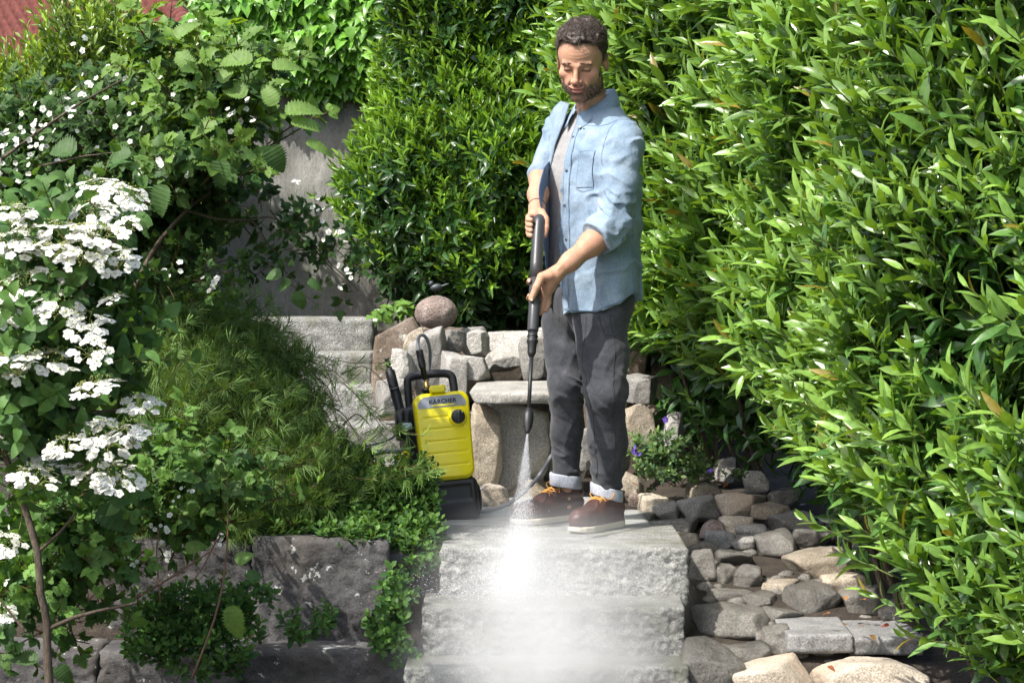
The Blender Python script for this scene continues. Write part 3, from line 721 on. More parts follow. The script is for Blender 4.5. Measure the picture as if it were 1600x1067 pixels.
N = 5200; u = r.random(N); z = .78 + r.random(N) * 1.75
P = mid_surf(u, z, r.random(N) ** 1.5 * .2); g = fbm(P * 3.6, 3) > -.25; P = P[g]; n = len(P); u = u[g]
ax = lit(np.array([-.12, -.48, .9]), r, n, .34) + np.clip(.15 - u, 0, 1)[:, None] * np.array([-3.5, 0, 0]); ax = nrm(ax)
tint = np.clip(1 + fbm(P * 2, 2)[:, None] * .4 + r.normal(size=(n, 1)) * .08, .55, 1.4) * np.ones(3)
A = scatter(T2, P, zframes(ax, r.uniform(0, 6.28, n)), r.uniform(.8, 1.2, n), tint, 3)
N = 2600; u = r.random(N); z = .66 + r.random(N) * 1.85
P = mid_surf(u, z, r.uniform(.05, .32, N)); ax = lit(np.array([-.2, -.7, .2]), r, N, .45)
B = scatter(T2o, P, zframes(ax, r.uniform(0, 6.28, N)), r.uniform(.85, 1.15, N), np.ones((N, 3)), 4)
V, F, K = merge([A, B]); mk('foliage', V, F, M['leaf_mid'], mid_hedge, col=K); print('mid hedge verts', len(V))
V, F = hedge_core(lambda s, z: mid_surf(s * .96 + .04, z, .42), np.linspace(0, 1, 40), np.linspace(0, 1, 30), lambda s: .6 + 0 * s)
mk('shade_core', V, F, M['inner'], mid_hedge)
pts = [(np.array([x, 2.7, .55]), np.array([x + r.uniform(-.15, .15), 2.45, r.uniform(1.1, 1.7)])) for x in np.linspace(-.4, .9, 22)]
for v_ in stems(r, pts): mk('stem', *v_, M['bark'], mid_hedge)

# --- foliage on clouds of points given as ellipsoids: (px, py, D, half width px, half height px, half depth m, weight)
def cloud(blobs, n, r, shell=.55):
    w = np.array([b[3] * b[4] * (b[6] if len(b) > 6 else 1) for b in blobs], float); w /= w.sum()
    k = r.choice(len(blobs), n, p=w); d = nrm(r.normal(size=(n, 3))); d[:, 1] = np.where(r.random(n) < .7, -np.abs(d[:, 1]), d[:, 1])
    rad = (shell + (1 - shell) * r.random(n)) ** .8
    c = np.array([at(b[0], b[1], b[2]) for b in blobs]); e = np.array([(b[3] / sc(b[2]), b[5], b[4] / sc(b[2])) for b in blobs])
    return c[k] + d * rad[:, None] * e[k], d, k
# ivy over the grey wall
ivy = thing('ivy', 'bright ivy hanging over the top of the grey wall', 'ivy', (-1.1, 3.2, 1.8))
lv = []
for k in range(4):
    V, F = leaf(.062, .062, .18, .25, 6, 'ivy'); lv.append((V, F, np.ones((len(V), 3))))
blobs = [(340, 55, 10.55, 70, 45, .15), (430, 60, 10.55, 90, 62, .18), (520, 50, 10.5, 100, 80, .2), (590, 62, 10.5, 60, 85, .2), (470, 112, 10.55, 60, 32, .13), (555, 112, 10.55, 60, 40, .13), (500, 140, 10.55, 30, 26, .08, .5), (400, 92, 10.55, 45, 36, .12), (640, 20, 10.4, 80, 70, .3), (500, 0, 10.5, 200, 35, .2)]
n = 5200; P, d, k = cloud(blobs, n, r, .6)
fd = nrm(np.stack([r.normal(size=n) * .5, -.45 + r.normal(size=n) * .25, -.75 + r.normal(size=n) * .35], -1)); up = nrm(np.array([-.3, -1.0, .9]) + r.normal(size=(n, 3)) * .3)
tint = np.array([.16, .36, .045]) * np.clip(.95 + r.normal(size=(n, 1)) * .25, .35, 1.6)
A = scatter(lv, P, yframes(fd, up, r.normal(size=n) * .3), r.uniform(.7, 1.35, n), tint, 5)
mk('foliage', A[0], A[1], M['leaf_mid'], ivy, col=A[2])
blob_core = []
for b in blobs:
    V, F = ico(3); c = at(b[0], b[1], b[2] + .05); e = np.array([b[3] / sc(b[2]), b[5], b[4] / sc(b[2])]) * .62
    blob_core.append((V * e * (1 + .25 * fbm(V * 2.3 + b[0], 3)[:, None]) + c, F))
mk('shade_core', *merge(blob_core)[:2], M['inner'], ivy)

# hedge and shrubs at the back left
back = thing('hedge', 'yellow-green spindle hedge in front of the red roof at the top left', 'hedge', (-2.4, 2.8, .5))
T3 = [shoot(700 + k, L=r.uniform(.22, .32), n=int(r.integers(12, 17)), ll=(.055, .08), lw=(.018, .026), young=(.30, .44, .07), old=(.05, .12, .025), open_=.7, shape='obovate', nseg=3, curl=.12, sr=.002) for k in range(8)]
n = 1900; px = r.uniform(-60, 345, n)
top = np.interp(px, [-60, 0, 60, 100, 140, 200, 240, 300, 345], [180, 165, 135, 55, 38, 55, 125, 140, 150]) + 22 * fbm(np.stack([px * .05, px * 0, px * 0], -1), 3)
py = top + r.random(n) ** .9 * (420 - top); D = r.uniform(9.5, 10.2, n)
P = np.array([at(a_, b_, c_) for a_, b_, c_ in zip(px, py, D)])
A = scatter(T3, P, zframes(lit(np.array([-.1, -.3, 1.]), r, n, .28), r.uniform(0, 6.28, n)), r.uniform(.8, 1.15, n), np.clip(1 + r.normal(size=(n, 1)) * .15, .6, 1.4) * np.ones(3), 6)
mk('foliage', A[0], A[1], M['leaf_mid'], back, col=A[2])
V, F = gridbox(30, 4, 16); V = V * [.75, .1, .66] + [-2.35, 3.05, 1.2]; V[:, 2] += (V[:, 2] > 1.2) * fbm(V * 4, 2) * .12
V[:, 1] += fbm(V * 5, 2) * .1
mk('shade_core', V, F, M['inner'], back)
far_tree = thing('tree', 'pale hazy tree top beyond the ivy at the upper edge', 'tree', tuple(at(350, 140, 22.0)))
T5 = [shoot(780 + k, L=.55, n=14, ll=(.10, .15), lw=(.05, .08), young=(.24, .34, .12), old=(.12, .20, .06), open_=.9, shape='ovate', nseg=3) for k in range(4)]
P, d, k = cloud([(350, 30, 22, 60, 45, .5), (305, 50, 22, 30, 30, .4), (330, 90, 22, 60, 50, .5)], 420, r, .3)
A = scatter(T5, P, zframes(nrm(d + UP), r.uniform(0, 6, 420)), r.uniform(.5, .9, 420), np.ones((420, 3)), 8)
mk('crown', A[0], A[1], M['leaf_soft'], far_tree, col=A[2])
mk('trunk', *tube([at(350, 640, 22.0), at(348, 300, 22.0), at(350, 60, 22.0)], [.14, .1, .03], 10), M['bark'], far_tree)
# ------------------------------------------------------------------ shrubs and plants at the left
def fol(blobs, T, n, r, axis, spread, sc0=.8, sc1=1.2, shell=.5, tv=.12, out=.6, seed=0, base=None):
    P, d, k = cloud(blobs, n, r, shell)
    ax = nrm(np.asarray(axis, float) + d * out + r.normal(size=(n, 3)) * spread)
    tint = np.clip(1 + r.normal(size=(n, 1)) * tv + fbm(P * 3, 2)[:, None] * .3, .5, 1.5) * np.ones(3)
    return scatter(T, P, zframes(ax, r.uniform(0, 6.28, n)), r.uniform(sc0, sc1, n), tint, seed), P
def trifol(seed, L=.2, n=5, ll=.075, lw=.052, young=(.20, .34, .06), old=(.05, .12, .035), stem=(.13, .10, .04), droop=0.0):
    """bramble shoot: serrated leaves in threes on stalks"""
    r = rng(seed); parts = []; bend = r.uniform(-.25, .25, 2) * L
    def ax(t): return np.array([bend[0] * t * t, bend[1] * t * t, L * t])
    v, f = tube([ax(t) for t in np.linspace(0, 1, 5)], [.003, .0026, .0022, .0018, .001], 5, cap=False); parts.append((v, f, np.tile(stem, (len(v), 1))))
    for k in range(n):
        t = .15 + .85 * (k + .5) / n; az = k * 2.4 + r.uniform(-.3, .3); el = r.uniform(.7, 1.15) * (1.2 - .5 * t)
        d = np.array([math.sin(el) * math.cos(az), math.sin(el) * math.sin(az), math.cos(el)]); b = ax(t); q = b + d * .03
        v, f = tube([b, q], .0012, 4, cap=False); parts.append((v, f, np.tile(stem, (len(v), 1))))
        u = np.array([0, 0, 1.]); R = frame(d, u, r.uniform(-.4, .4)); s = r.uniform(.75, 1.2) * (1 - .3 * t)
        m = np.clip(t ** 1.5 + r.uniform(-.3, .2), 0, 1); c = (np.array(old) * (1 - m) + np.array(young) * m) * r.uniform(.85, 1.15)
        for a_, e in ((0, 1.0), (1.15, .78), (-1.15, .78)):
            V, F = leaf(ll * s * e, lw * s * e, .22 + r.uniform(-.1, .15), .3 + r.uniform(-.1, .3), 10, 'serrate')
            V = V @ rotm('Z', a_).T @ R.T + q; parts.append((V, F, np.tile(c, (len(V), 1))))
    return merge(parts)
def maple_shoot(seed, L=.19):
    r = rng(seed); parts = []
    P = [np.array([0, 0, 0])]; d = np.array([0, 0, 1.0])
    bend = r.uniform(-.4, .4, 2)
    def ax(t): return np.array([bend[0] * t * t * L, bend[1] * t * t * L, L * t])
    v, f = tube([ax(t) for t in np.linspace(0, 1, 4)], .0011, 3, cap=False); parts.append((v, f, np.tile((.12, .10, .04), (len(v), 1))))
    for k in range(8):
        t = .1 + .9 * k / 7; az = k * 2.6 + r.uniform(-.5, .5); el = r.uniform(.35, .85) * (1.2 - .6 * t)
        dd = np.array([math.sin(el) * math.cos(az), math.sin(el) * math.sin(az), math.cos(el)]); R = frame(dd, (0, 0, 1), r.uniform(-.5, .5)); b = ax(t) + dd * .012
        c = np.array((.15, .25, .07)) * r.uniform(.7, 1.25)
        for a_ in (-.75, -.48, -.24, 0, .24, .48, .75):
            l_ = .062 * (1 - .25 * abs(a_)) * r.uniform(.85, 1.15)
            V, F = leaf(l_, .0029, .2, r.uniform(.3, .9), 3, 'lance'); V = V @ rotm('Z', a_ + r.uniform(-.1, .1)).T @ R.T + b
            parts.append((V, F, np.tile(c, (len(V), 1))))
    return merge(parts)
def flower(rad=.010, petals=5, cup=.15, col=(.80, .80, .76), eye=(.45, .5, .12)):
    parts = []
    for k in range(petals):
        V, F = leaf(rad, rad * .95, .08, .12, 3, 'petal'); V = V @ rotm('X', cup).T @ rotm('Z', k * 2 * math.pi / petals).T
        parts.append((V, F, np.tile(col, (len(V), 1))))
    V, F = lathe([(.0001, .002), (rad * .18, .0018), (rad * .2, 0), (.0001, -.001)], 6); parts.append((V, F, np.tile(eye, (len(V), 1))))
    return merge(parts)
def bushy(name, label, cat, base, group=None): return thing(name, label, cat, tuple(base), group=group)

# --- Japanese maple mound
r = rng(21)
maple = bushy('maple_shrub', 'feathery drooping green Japanese maple mound left of the washer', 'shrub', at(360, 800, 7.3))
TM = [maple_shoot(800 + k) for k in range(7)]
mb = [(295, 620, 7.45, 115, 118, .40), (265, 562, 7.4, 95, 68, .34), (370, 655, 7.35, 70, 85, .28), (405, 715, 7.2, 65, 62, .22, .8), (355, 750, 7.05, 110, 70, .28), (240, 670, 7.1, 95, 110, .35), (450, 752, 7.1, 30, 30, .1, .7)]
P, d, k = cloud(mb, 4600, r, .74); n = len(P)
keep = (P[:, 2] > -.02); P, d = P[keep], d[keep]; n = len(P)
ax = nrm(d * .5 + np.array([.75, -.30, -.45]) + r.normal(size=(n, 3)) * .33)
A = scatter(TM, P, zframes(ax, r.uniform(0, 6.28, n)), r.uniform(.75, 1.25, n), np.clip(1 + r.normal(size=(n, 1)) * .15 + fbm(P * 5, 2)[:, None] * .35, .5, 1.6) * np.ones(3), 31)
mk('foliage', A[0], A[1], M['leaf_fine'], maple, col=A[2])
pc = []
for b in mb[:6]:
    V, F = ico(3); c = at(b[0], b[1] + 12, b[2] + .06); e = np.array([b[3] / sc(b[2]), b[5], b[4] / sc(b[2])]) * .72
    pc.append((V * e + c, F))
mk('shade_core', *merge(pc)[:2], M['inner'], maple)
tw = []
for k in range(26):                                     # thin twigs ending in hanging tips
    a = at(r.uniform(380, 560), r.uniform(560, 700), 7.25); e = a + np.array([r.uniform(.05, .22), r.uniform(-.12, 0), r.uniform(-.2, -.02)])
    tw.append(tube(spline([a, (a + e) / 2 + [0, 0, .05], e], 8), np.linspace(.003, .001, 8), 5))
mk('twig', *merge(tw)[:2], M['twig'], maple)
mtips = []
for (x0, y0, x1, y1) in ((560, 640, 640, 695), (575, 715, 662, 750), (520, 590, 610, 640), (540, 740, 650, 775), (530, 660, 600, 700), (500, 560, 570, 600)):
    for q in range(2):
        a = at(x0 + r.uniform(-10, 10), y0 + r.uniform(-10, 10), 7.0); b = at(x1 + r.uniform(-14, 14), y1 + r.uniform(-14, 14), 6.95); dd = b - a
        V, F, K = TM[q]; mtips.append((V * (np.linalg.norm(dd) / .16) ** .6 @ zframes(dd[None], np.array([r.uniform(0, 6)]))[0].T + a, F, K * 1.35))
V, F, K = merge(mtips); tag(mk('hanging_tips', V, F, M['leaf_fine'], maple, col=K), kind='stuff')

# --- bramble behind and above the maple
bram = bushy('bramble_bush', 'large bramble with serrated leaves and white blossom in front of the grey wall', 'shrub', at(250, 560, 7.3))
TB = [trifol(820 + k) for k in range(8)]
TBd = [trifol(840 + k, young=(.10, .20, .05), old=(.035, .085, .03), ll=.065, lw=.045) for k in range(6)]
bb = [(60, 290, 7.4, 120, 90, .4), (180, 270, 7.4, 110, 90, .4), (290, 270, 7.2, 95, 85, .3), (120, 380, 7.3, 120, 80, .4), (250, 340, 7.2, 70, 45, .25), (360, 285, 7.0, 40, 50, .18, .5), (60, 420, 7.3, 120, 80, .35)]
A, _ = fol(bb, TBd, 950, r, (-.1, -.3, .5), .4, .7, 1.15, seed=41)
bb2 = [(320, 190, 6.9, 75, 65, .2), (390, 200, 6.9, 60, 50, .2), (262, 120, 6.9, 40, 45, .15), (385, 130, 6.9, 35, 28, .1), (330, 255, 6.8, 70, 50, .2)]
B, _ = fol(bb2, TB, 90, r, (.1, -.3, .8), .35, .7, 1.1, seed=42)
bb3 = [(470, 350, 6.95, 35, 14, .08), (500, 385, 6.95, 40, 18, .08), (530, 430, 6.95, 30, 30, .1), (450, 395, 6.95, 35, 55, .1), (430, 350, 6.95, 45, 30, .1), (345, 425, 7.0, 60, 30, .15), (270, 440, 7.0, 50, 35, .15)]
C3, _ = fol(bb3, TBd, 58, r, (.5, -.3, -.1), .4, .45, .75, seed=43, tv=.2)
hand = []
def placeleaf(px, py, D, dx, dy, dz, L, Wd, c, shape='serrate', fold=.38, curl=.45, up=(-.2, -.8, .6), n=24):
    V, F = leaf(L, Wd, fold, curl, n, shape); d = np.array([dx, dz, dy], float)
    R = yframes(d[None], np.array([up], float), np.array([0.0]))[0]
    hand.append((V @ R.T + at(px, py, D), F, np.tile(c, (len(V), 1))))
LG_, DG_ = (.17, .29, .07), (.075, .15, .045)
for a in ((395, 95, 6.6, -1, .1, 0, .13, .075, LG_), (385, 150, 6.6, -1, .5, .1, .10, .07, LG_), (425, 105, 6.6, 1, .15, 0, .10, .06, LG_), (275, 60, 6.6, .6, .6, 0, .10, .06, LG_), (340, 195, 6.6, -.9, -.2, 0, .11, .07, LG_),
          (430, 165, 6.6, -.5, .9, 0, .09, .06, LG_), (445, 175, 6.6, 1, .2, 0, .13, .07, LG_), (455, 190, 6.6, 1, -.15, -.2, .10, .05, LG_), (478, 222, 6.6, 1, -.35, 0, .11, .04, LG_), (420, 230, 6.6, .5, -.8, 0, .10, .08, DG_),
          (260, 290, 6.4, -.4, -1, 0, .11, .085, DG_), (205, 240, 6.5, -1, -.2, 0, .10, .07, DG_), (120, 235, 6.5, -.8, .1, 0, .10, .09, DG_), (350, 250, 6.5, -.2, -1, 0, .09, .08, DG_), (300, 110, 6.6, -.6, .8, 0, .09, .06, LG_),
          (345, 130, 6.6, .4, .7, 0, .08, .06, LG_), (462, 455, 6.7, .3, -.8, 0, .07, .05, DG_), (440, 430, 6.7, -1, 0, 0, .06, .05, DG_), (480, 440, 6.7, 1, -.4, 0, .06, .04, DG_), (455, 440, 6.7, -.9, -.4, 0, .06, .045, DG_)):
    placeleaf(*a)
V, F, K = merge([A, B, C3] + hand); mk('foliage', V, F, M['leaf_soft'], bram, col=K)
canes = []
for pts, rd in (([(190, 500), (235, 400), (290, 330), (330, 300)], .011), ([(290, 330), (380, 345), (450, 350), (560, 455)], .004), ([(330, 300), (260, 160), (235, 60)], .004), ([(300, 320), (310, 220), (345, 130)], .004),
                ([(330, 280), (400, 240), (470, 200), (480, 175)], .004), ([(0, 250), (120, 165), (230, 105)], .006), ([(380, 330), (430, 400), (470, 450)], .003), ([(60, 260), (160, 240), (300, 235)], .004), ([(420, 330), (500, 400), (550, 455)], .003), ([(100, 560), (150, 430), (200, 330), (220, 240)], .008)):
    Pp = spline([at(x, y, 6.9) for x, y in pts], 18); Pp = Pp + fbm(Pp * 9, 2)[:, None] * .012
    canes.append(tube(Pp, np.linspace(rd, rd * .4, 18), 6))
mk('cane', *merge(canes)[:2], M['bark'], bram)
FW = [flower(.011, 5, c_) for c_ in (.1, .3, .6)]
def flowers(areas, T, r, sd, scl=(.8, 1.3), D=None):
    P = []; 
    for (px, py, wx, wy, n, D_) in areas:
        for q in range(int(n * (.6 if D_ > 6.6 else .9))): P.append(at(px + r.normal() * wx, py + r.normal() * wy, D_ + r.uniform(-.05, .05)))
    P = np.array(P); n = len(P); ax = nrm(np.array([-.3, -.8, .5]) + r.normal(size=(n, 3)) * .45)
    return scatter(T, P, zframes(ax, r.uniform(0, 6, n)), r.uniform(*scl, n), np.ones((n, 3)), sd)
A = flowers([(45, 200, 30, 22, 60, 6.85), (30, 260, 35, 30, 36, 6.9), (110, 190, 30, 30, 14, 6.8), (240, 260, 20, 15, 8, 6.6), (290, 270, 3, 3, 3, 6.6), (250, 258, 5, 4, 5, 6.5), (370, 190, 16, 10, 12, 6.65), (385, 175, 12, 8, 8, 6.6), (460, 285, 8, 5, 8, 6.7), (495, 325, 14, 8, 12, 6.75),
             (520, 365, 14, 10, 12, 6.75), (545, 425, 8, 14, 10, 6.75), (330, 440, 10, 10, 9, 6.7), (275, 420, 12, 10, 9, 6.7), (190, 90, 30, 25, 16, 6.9), (150, 290, 30, 12, 10, 6.6), (240, 180, 30, 20, 10, 6.7), (130, 130, 50, 40, 24, 6.9), (60, 330, 30, 15, 8, 6.7), (230, 200, 60, 60, 16, 6.7)], FW, r, 44, (.7, 1.15))
mk('blossom', A[0], A[1], M['petal'], bram, col=A[2])

# --- viburnum with flat white flower heads
vib = bushy('viburnum_shrub', 'viburnum shrub covered in flat white flower heads at the left edge', 'shrub', at(60, 1000, 5.4))
TV = [shoot(860 + k, L=.20, n=8, ll=(.06, .085), lw=(.035, .048), young=(.12, .24, .06), old=(.05, .115, .04), open_=1.25, shape='ovate', nseg=5, curl=.45, fold=.25) for k in range(6)]
vb = [(60, 430, 5.5, 130, 110, .3), (110, 560, 5.5, 100, 90, .3), (40, 650, 5.5, 110, 110, .3), (120, 690, 5.5, 90, 60, .25), (150, 400, 5.5, 60, 70, .2), (20, 520, 5.6, 90, 120, .3)]
A, _ = fol(vb, TV, 300, r, (.1, -.3, .2), .5, .7, 1.1, seed=51, shell=.3)
mk('foliage', A[0], A[1], M['leaf_soft'], vib, col=A[2])
def flower_head(seed, rad=.075):
    rr = rng(seed); parts = []; big = flower(.017, 5, .1, (.84, .84, .80), (.6, .65, .3)); V0, F0 = lathe([(.0001, 0), (.0018, .001), (.0022, .003), (.0001, .0046)], 5)
    for q in range(25):
        a = rr.uniform(0, 6.28); d = rad * math.sqrt(rr.uniform(.12, 1)); s = rr.uniform(.75, 1.15); V, F, K = big
        R = frame((rr.normal() * .15, rr.normal() * .15, 1), (1, 0, 0)); R = zframes(np.array([[math.cos(a) * .35 + rr.normal() * .2, math.sin(a) * .35 + rr.normal() * .2, 1]]), np.array([rr.uniform(0, 6)]))[0]
        parts.append((V * s @ R.T + [d * math.cos(a), d * math.sin(a), -.25 * d * d / rad + rr.normal() * .004], F, K))
    for q in range(50):
        a = rr.uniform(0, 6.28); d = rad * .75 * math.sqrt(rr.random()); parts.append((V0 + [d * math.cos(a), d * math.sin(a), rr.uniform(-.002, .008)], F0, np.tile((.42, .46, .16), (len(V0), 1))))
    for q in range(9):
        a = q * .7; v, f = tube([[0, 0, -.05], [math.cos(a) * rad * .4, math.sin(a) * rad * .4, -.012], [math.cos(a) * rad * .8, math.sin(a) * rad * .8, -.006]], .0012, 4, cap=False)
        parts.append((v, f, np.tile((.25, .3, .1), (len(v), 1))))
    return merge(parts)
heads = [flower_head(870 + k) for k in range(5)]
hl = [(157, 287, 1), (200, 300, .9), (142, 325, 1), (13, 327, 1), (58, 342, 1.1), (105, 350, 1.1), (157, 358, 1), (131, 390, 1.1), (178, 400, 1), (42, 382, 1.1), (79, 382, 1), (31, 434, 1), (94, 476, 1), (136, 502, .9), (173, 463, .6), (26, 555, 1.2),
      (73, 552, 1.2), (94, 607, 1), (147, 597, 1), (142, 545, .8), (222, 628, .9), (168, 678, 1.1), (205, 668, 1), (68, 707, 1.2), (58, 739, 1), (131, 725, 1.1), (184, 739, 1), (152, 735, 1), (10, 655, .8), (5, 690, .9), (8, 845, .9), (5, 953, .6), (110, 430, .9), (55, 470, .8), (10, 480, .9), (20, 370, 1), (100, 690, .9), (5, 580, 1), (200, 350, .6)]
hm = []
for (V, F, K) in heads: hm.append((V, F, K))
for q, (px, py, s_) in enumerate(hl):
    V, F, K = hm[q % 5]; t = np.array([[r.normal() * .18 + .05, -.55 + r.normal() * .2, 1]])
    R = zframes(t, np.array([r.uniform(0, 6)]))[0]
    mk('flower_head', V * s_ * .9 @ R.T + at(px, py, 5.15 + r.uniform(-.12, .2)), F, M['petal'], vib, col=K)
vs = []
for pts, rd in (([(75, 1150), (72, 1000), (60, 880), (20, 740), (5, 690)], .012), ([(72, 985), (130, 960), (215, 940)], .006), ([(62, 860), (95, 830), (120, 800)], .005), ([(0, 700), (60, 600), (80, 480)], .007), ([(60, 560), (130, 450), (200, 350)], .006), ([(20, 620), (140, 640), (222, 640)], .004), ([(20, 500), (60, 420), (90, 330)], .005), ([(100, 500), (110, 400), (157, 300)], .003), ([(40, 990), (0, 940)], .004)):
    Pp = spline([at(x, y, 5.3) for x, y in pts], 18); Pp = Pp + fbm(Pp * 12, 2)[:, None] * .008
    vs.append(tube(Pp, np.linspace(rd, rd * .6, 18), 8))
for v_ in vs: mk('stem', *v_, M['bark'], vib)

# --- young bramble and weeds in front of the dark wall, lower left
weed = bushy('bramble_bush', 'leafy young bramble with small white buds in front of the dark stone blocks', 'shrub', at(200, 1060, 6.0))
TW = [trifol(880 + k, ll=.06, lw=.045, young=(.17, .32, .06), old=(.07, .16, .045)) for k in range(5)]
wb = [(190, 800, 6.2, 90, 40, .2), (60, 790, 6.0, 70, 40, .2), (250, 850, 6.2, 70, 40, .2), (130, 860, 6.0, 70, 50, .2), (30, 900, 5.9, 60, 70, .2), (350, 780, 6.2, 60, 45, .15), (30, 1010, 5.8, 60, 50, .2, .6), (240, 740, 6.3, 60, 40, .15), (110, 930, 6.0, 60, 50, .15, .5)]
A, _ = fol(wb, TW, 230, r, (.2, -.3, .6), .45, .6, 1.05, seed=61, shell=.2)
hand = []
for a in ((150, 800, 5.8, 1, -.3, 0, .14, .09, DG_), (135, 870, 5.8, 1, .1, 0, .10, .06, DG_), (365, 945, 5.9, .05, -1, 0, .12, .07, LG_), (370, 880, 5.9, .5, .4, 0, .06, .05, LG_), (385, 900, 5.9, 1, .1, 0, .05, .04, DG_),
          (350, 750, 6.0, -.3, .8, 0, .07, .05, LG_), (365, 760, 6.0, .6, .6, 0, .08, .05, LG_), (345, 770, 6.0, -.8, .3, 0, .07, .05, LG_), (370, 775, 6.0, .8, .1, 0, .08, .05, LG_), (310, 800, 6.0, -.8, .2, 0, .07, .05, LG_), (60, 1030, 5.6, -.8, .1, 0, .09, .05, DG_), (90, 1040, 5.6, .4, -.5, 0, .07, .05, DG_),
          (20, 1000, 5.6, -.6, .4, 0, .10, .07, DG_), (290, 860, 6, .8, .3, 0, .07, .05, LG_), (240, 750, 6.1, .7, .6, 0, .09, .05, DG_), (215, 730, 6.1, -.6, .7, 0, .09, .05, DG_)): placeleaf(*a)
V, F, K = merge([A] + hand); mk('foliage', V, F, M['leaf_soft'], weed, col=K)
ws = []
for pts, rd in (([(300, 1060), (340, 950), (355, 850), (355, 740)], .004), ([(200, 940), (270, 900), (330, 860)], .004), ([(20, 960), (70, 990), (140, 1005)], .004), ([(30, 840), (110, 830), (180, 800)], .003), ([(345, 830), (320, 880), (300, 910)], .003), ([(250, 940), (245, 860), (250, 820)], .003)):
    Pp = spline([at(x, y, 5.95) for x, y in pts], 12); ws.append(tube(Pp, np.linspace(rd, rd * .5, 12), 6))
mk('cane', *merge(ws)[:2], M['redtwig'], weed)
A = flowers([(250, 825, 8, 14, 12, 5.9), (290, 770, 12, 8, 6, 5.9), (345, 850, 5, 10, 5, 5.9), (12, 955, 10, 5, 7, 5.5), (5, 860, 20, 20, 10, 5.6), (205, 885, 4, 6, 5, 5.8)], FW, r, 62, (.5, .9))
mk('blossom', A[0], A[1], M['petal'], weed, col=A[2])

# --- low ground cover
TG = [shoot(900 + k, L=.05, n=8, ll=(.024, .034), lw=(.012, .018), young=(.13, .26, .05), old=(.045, .12, .035), open_=1.1, shape='obovate', nseg=3, curl=.2, fold=.15, sr=.0012) for k in range(6)]
def cover(label, areas, n, seed, name='ground_cover', cat='ground cover', kind='stuff', up=(0, -.3, 1), sc_=(.8, 1.4), mat='leaf_soft'):
    rr = rng(seed); P = []
    w = np.array([a[3] * a[4] for a in areas]); k = rr.choice(len(areas), n, p=w / w.sum())
    for q in k:
        px, py, D, wx, wy = areas[q][:5]; a_ = rr.uniform(0, 6.28); d = math.sqrt(rr.random())
        P.append(at(px + wx * d * math.cos(a_), py + wy * d * math.sin(a_), D + rr.uniform(-.04, .06) - (wy * d * math.sin(a_)) * .003 * (1 if len(areas[q]) < 6 else 0)))
    P = np.array(P); nn_ = len(P)
    A = scatter(TG, P, zframes(nrm(np.array(up) + rr.normal(size=(nn_, 3)) * .35), rr.uniform(0, 6, nn_)), rr.uniform(*sc_, nn_), np.clip(1 + rr.normal(size=(nn_, 1)) * .2, .5, 1.6) * np.ones(3), seed)
    return tag(mk(name, A[0], A[1], M[mat], col=A[2]), label, cat, None, kind)
cover('small round green leaves covering the soil above the dark wall, beside the washer', [(470, 822, 6.9, 110, 34), (430, 835, 6.75, 60, 16), (560, 845, 6.7, 60, 16), (560, 790, 7.1, 90, 45), (625, 810, 7.05, 60, 55), (420, 840, 6.8, 60, 20), (660, 860, 6.85, 32, 45), (540, 750, 7.3, 70, 40), (640, 770, 7.2, 40, 40)], 1500, 71)
cover('round-leaved plant climbing the joint between lichen block and stair', [(620, 930, 6.5, 26, 35, 1), (605, 985, 6.48, 28, 40, 1), (630, 1010, 6.46, 18, 22, 1)], 80, 72, 'creeping_plant', 'plant', None, (0, -1, .5))
cover('bushy round-leaved plant growing out of the wall under the hanging bramble leaf', [(300, 970, 6.25, 95, 45, 1), (330, 1020, 6.2, 85, 45, 1), (250, 1000, 6.25, 60, 45, 1), (380, 960, 6.3, 45, 35, 1)], 330, 73, 'creeping_plant', 'plant', None, (0, -.7, .8))
cover('small tuft of round leaves rooted at the foot of the lichen-specked block', [(475, 990, 6.3, 30, 22, 1), (510, 975, 6.32, 10, 16, 1)], 22, 74, 'creeping_plant', 'plant', None, (0, -.6, .9))
# purple flowered cranesbill
gp = bushy('flowering_plant', 'low pale green plant with purple flowers on the stones right of the man', 'plant', at(1050, 765, 8.0))
A, _ = fol([(1050, 715, 8.0, 48, 32, .12), (1030, 735, 8.0, 30, 25, .1), (1085, 740, 7.95, 30, 18, .1), (1145, 750, 8.0, 14, 12, .05), (1010, 700, 8.05, 18, 20, .08)], TG, 150, r, (0, -.3, .8), .5, .7, 1.3, seed=75, tv=.15, shell=.2)
mk('foliage', A[0], A[1], M['leaf_soft'], gp, col=A[2] * np.array([1.6, 1.25, 2.1]))
PF = [flower(.012, 5, .3, (.16, .09, .52), (.5, .4, .6))]
A = flowers([(991, 706, 4, 4, 4, 7.9), (1040, 655, 3, 5, 3, 7.9), (1113, 738, 3, 3, 2, 7.85), (1000, 716, 5, 5, 2, 7.9)], PF, r, 76, (.8, 1.2)); mk('blossom', A[0], A[1], M['petal'], gp, col=A[2])
for x, y in ((991, 706), (1040, 655), (1113, 738), (1070, 700), (1020, 690), (1085, 705)): mk('stem', *tube(spline([at(1050 + r.uniform(-15, 15), 760, 8.0), at(x, y + 20, 7.97), at(x, y, 7.9)], 8), .0016, 4), M['redtwig'], gp)
